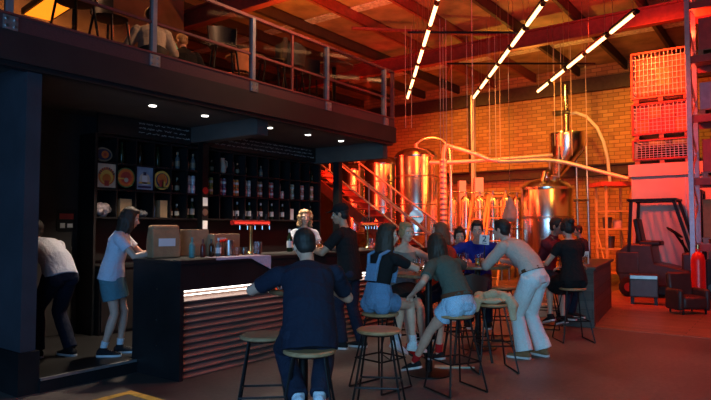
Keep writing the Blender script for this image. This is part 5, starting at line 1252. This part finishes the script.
# pair by the timber counter
p = P13; rz = face(p, (8.55, 1.9))
person('person in a burgundy shirt seated talking to the woman in black', p, rz, 1.76, 'm', pelvis=(0, -.02, seat_z()), lean=16, head=(0, -6, 0), lh=(-.02, .38, .96), rh=(-.14, .42, .95), lf=(-.14, .3, .17), rf=(.12, .3, .17), skin=SK[2], hair=('short', HD), top=dict(m=F['burgundy'], name='polo_shirt', sleeve=.65, collar=1, hem=.05), bottom=dict(m=DN['dark'], type='trousers'), shoes=dict(m=F['shoe_black']), vox=.008)
p = P14; rz = face(p, P13) + .25
person('person in a black dress with dark hair tied up seated at the counter', p, rz, 1.66, 'f', pelvis=(0, -.02, seat_z()), lean=8, head=(0, -4, 0), lh=(-.2, .34, .98), rh=(.1, .36, .92), lf=(-.12, .32, .2), rf=(.06, .3, .17), ltoe=(0, 1, -.3), rtoe=(0, 1, -.3), skin=SK[1], hair=('bun', HD), top=dict(m=F['black'], name='dress_top', sleeve=.5), bottom=dict(m=F['black'], type='skirt', name='dress_skirt', len=.75), shoes=dict(m=F['shoe_black'], laces=0), vox=.008)
p = at(583, 11.7); rz = YAW + rad(95)
person('person in dark clothes standing beyond the timber counter', p, rz, 1.5, 'm', lean=10, head=(0, -5, 0), lh=(-.2, .35, .95), rh=(.2, .35, .95), skin=SK[2], hair=('short', HD), top=dict(m=F['dark'], name='shirt', sleeve=1.5), bottom=dict(m=F['black'], type='trousers'), shoes=dict(m=F['shoe_black']), vox=.009)
# mezzanine people
p = V((4.9, 7.05, MZ)); person('person in a pale jacket seated with back to the mezzanine rail', p, YAW + rad(28), 1.74, 'm', pelvis=(0, .07, .625), lean=10, head=(0, -8, 0), lh=(-.22, .4, .75), rh=(.22, .4, .75), lf=(-.13, .4, .02), rf=(.13, .4, .02), skin=SK[1], hair=('short', HD), top=dict(m=F['beige'], name='jacket', sleeve=1.8, inf=.025, hem=.05), bottom=dict(m=F['black'], type='trousers'), shoes=dict(m=F['shoe_black']), vox=.008)
p = V((5.78, 7.45, MZ)); person('person in a black hooded top with pale hair on the mezzanine', p, YAW + rad(30), 1.74, 'm', pelvis=(0, .07, .595), lean=16, head=(30, -10, 0), lh=(-.2, .42, .75), rh=(.2, .42, .75), lf=(-.13, .4, .02), rf=(.13, .4, .02), skin=SK[1], hair=('short', HF), top=dict(m=F['black'], name='hooded_top', sleeve=1.8, inf=.028, hem=.05, collar=1), bottom=dict(m=F['dark'], type='trousers'), shoes=dict(m=F['shoe_black']), vox=.008)
# ------------------------------------------------------------------ light
w = bpy.data.worlds.new('World'); scene.world = w; w.use_nodes = True
bg = w.node_tree.nodes['Background']; bg.inputs[0].default_value = (.02, .03, .06, 1); bg.inputs[1].default_value = .4
def lamp(kind, name, loc, target, e, c, size=.3, spot=90, blend=.6, sizey=None):
    l = bpy.data.lights.new(name, kind); l.energy = e; l.color = c
    if kind == 'AREA':
        l.shape = 'RECTANGLE' if sizey else 'SQUARE'; l.size = size
        if sizey: l.size_y = sizey
    else: l.shadow_soft_size = size
    if kind == 'SPOT': l.spot_size = rad(spot); l.spot_blend = blend
    o = bpy.data.objects.new(name, l); COL.objects.link(o); o.location = loc
    d = V(target) - V(loc); o.rotation_euler = d.to_track_quat('-Z', 'Y').to_euler()
    return o
RED, ORG, BLUE = (1, .03, .008), (1, .47, .06), (.2, .52, 1)
# daylight through the open entrance behind
lamp('AREA', 'entrance_daylight', (-3.15, -.1, 1.95), (4, 1.5, 1.3), 360, BLUE, 6.6, sizey=3.4)
# red wash lamps
lamp('SPOT', 'red_wash_cold_room', (11.6, 3.3, 5.8), (14.5, 2.0, 1.6), 1800, RED, .15, 80)
lamp('SPOT', 'red_wash_cages', (12.0, 2.9, 5.9), (14.9, 2.2, 4.3), 1500, (1, .06, .01), .12, 75)
lamp('SPOT', 'red_wash_floor', (11.2, -1.6, 5.8), (10.6, 1.2, 0), 900, RED, .2, 100)
UP = lambda x, y, z: (x + .01, y, z + 3)
for x, y, z, e, c in ((10.2, 6.3, 4.3, 270, RED), (13.2, 1.5, 5.2, 260, RED), (7.0, 3.4, 5.0, 260, RED), (8.6, 7.0, 5.0, 200, RED), (12.0, 3.4, 5.3, 120, RED), (15.6, 5.6, 5.0, 150, ORG), (9.6, 8.2, 4.9, 110, ORG)):
    lamp('SPOT', 'roof_uplight', (x, y, z), UP(x, y, z), e, c, .12, 165, .5)
lamp('SPOT', 'red_wash_fermenters', (11.2, 8.4, 5.6), (15.2, 9.6, 2.4), 1700, (1, .05, .008), .2, 85)
# orange wash lamps for the brick and the brew house
for y in (3.6, 6.4, 9.2):
    lamp('SPOT', 'amber_wash_brick', (17.2, y, 6.0), (20, y, 3.6), 320, ORG, .15, 110, .9)
lamp('SPOT', 'amber_wash_brewhouse', (13.4, 4.6, 5.9), (17.0, 5.8, 2.0), 600, (1, .33, .03), .2, 90)
# warm spill over the hall floor and the mezzanine
lamp('SPOT', 'warm_hall', (6.5, 1.8, 6.2), (6.2, 3.0, 0), 230, (1, .58, .36), .3, 110, .9)
lamp('SPOT', 'warm_mezzanine', (5.2, 9.5, 6.2), (5.2, 9.2, 3), 400, (1, .36, .1), .15, 160)
lamp('SPOT', 'warm_mezzanine_rail', (6.3, 4.2, 5.8), (5.2, 7.2, 3.9), 480, (1, .55, .3), .15, 80)
lamp('SPOT', 'red_mezzanine', (8.2, 9.6, 5.9), (6.6, 6.6, 3.4), 800, (1, .1, .03), .15, 90)
# added tall panels, unseen from the hall, that put vertical streaks on the tanks
lamp('AREA', 'red_streak_panel', (12.7, 10.6, 3.4), (15.6, 10.0, 2.6), 190, (1, .04, .01), .3, sizey=3.2)
lamp('AREA', 'red_streak_panel', (13.9, 6.6, 3.6), (15.4, 9.0, 2.6), 150, (1, .045, .01), .3, sizey=3.0)
lamp('AREA', 'amber_streak_panel', (13.6, 7.9, 4.4), (15.4, 9.2, 2.6), 40, (1, .16, .015), .25, sizey=2.4)
lamp('AREA', 'amber_streak_panel', (14.4, 3.9, 4.2), (17.0, 5.8, 2.2), 55, (1, .38, .04), .3, sizey=2.6)
lamp('AREA', 'red_streak_panel', (15.0, 7.2, 4.2), (17.0, 5.8, 2.2), 70, (1, .06, .01), .3, sizey=2.6)
lamp('SPOT', 'red_wash_rail', (9.0, 3.0, 6.3), (5.8, 5.4, 3.7), 200, RED, .15, 60)
lamp('SPOT', 'added_cyan_spot', (-2.9, -2.6, 2.7), (6.3, 2.4, .9), 800, (.5, .92, 1), .5, 34)  # added cyan spot to brighten the standing man and the women
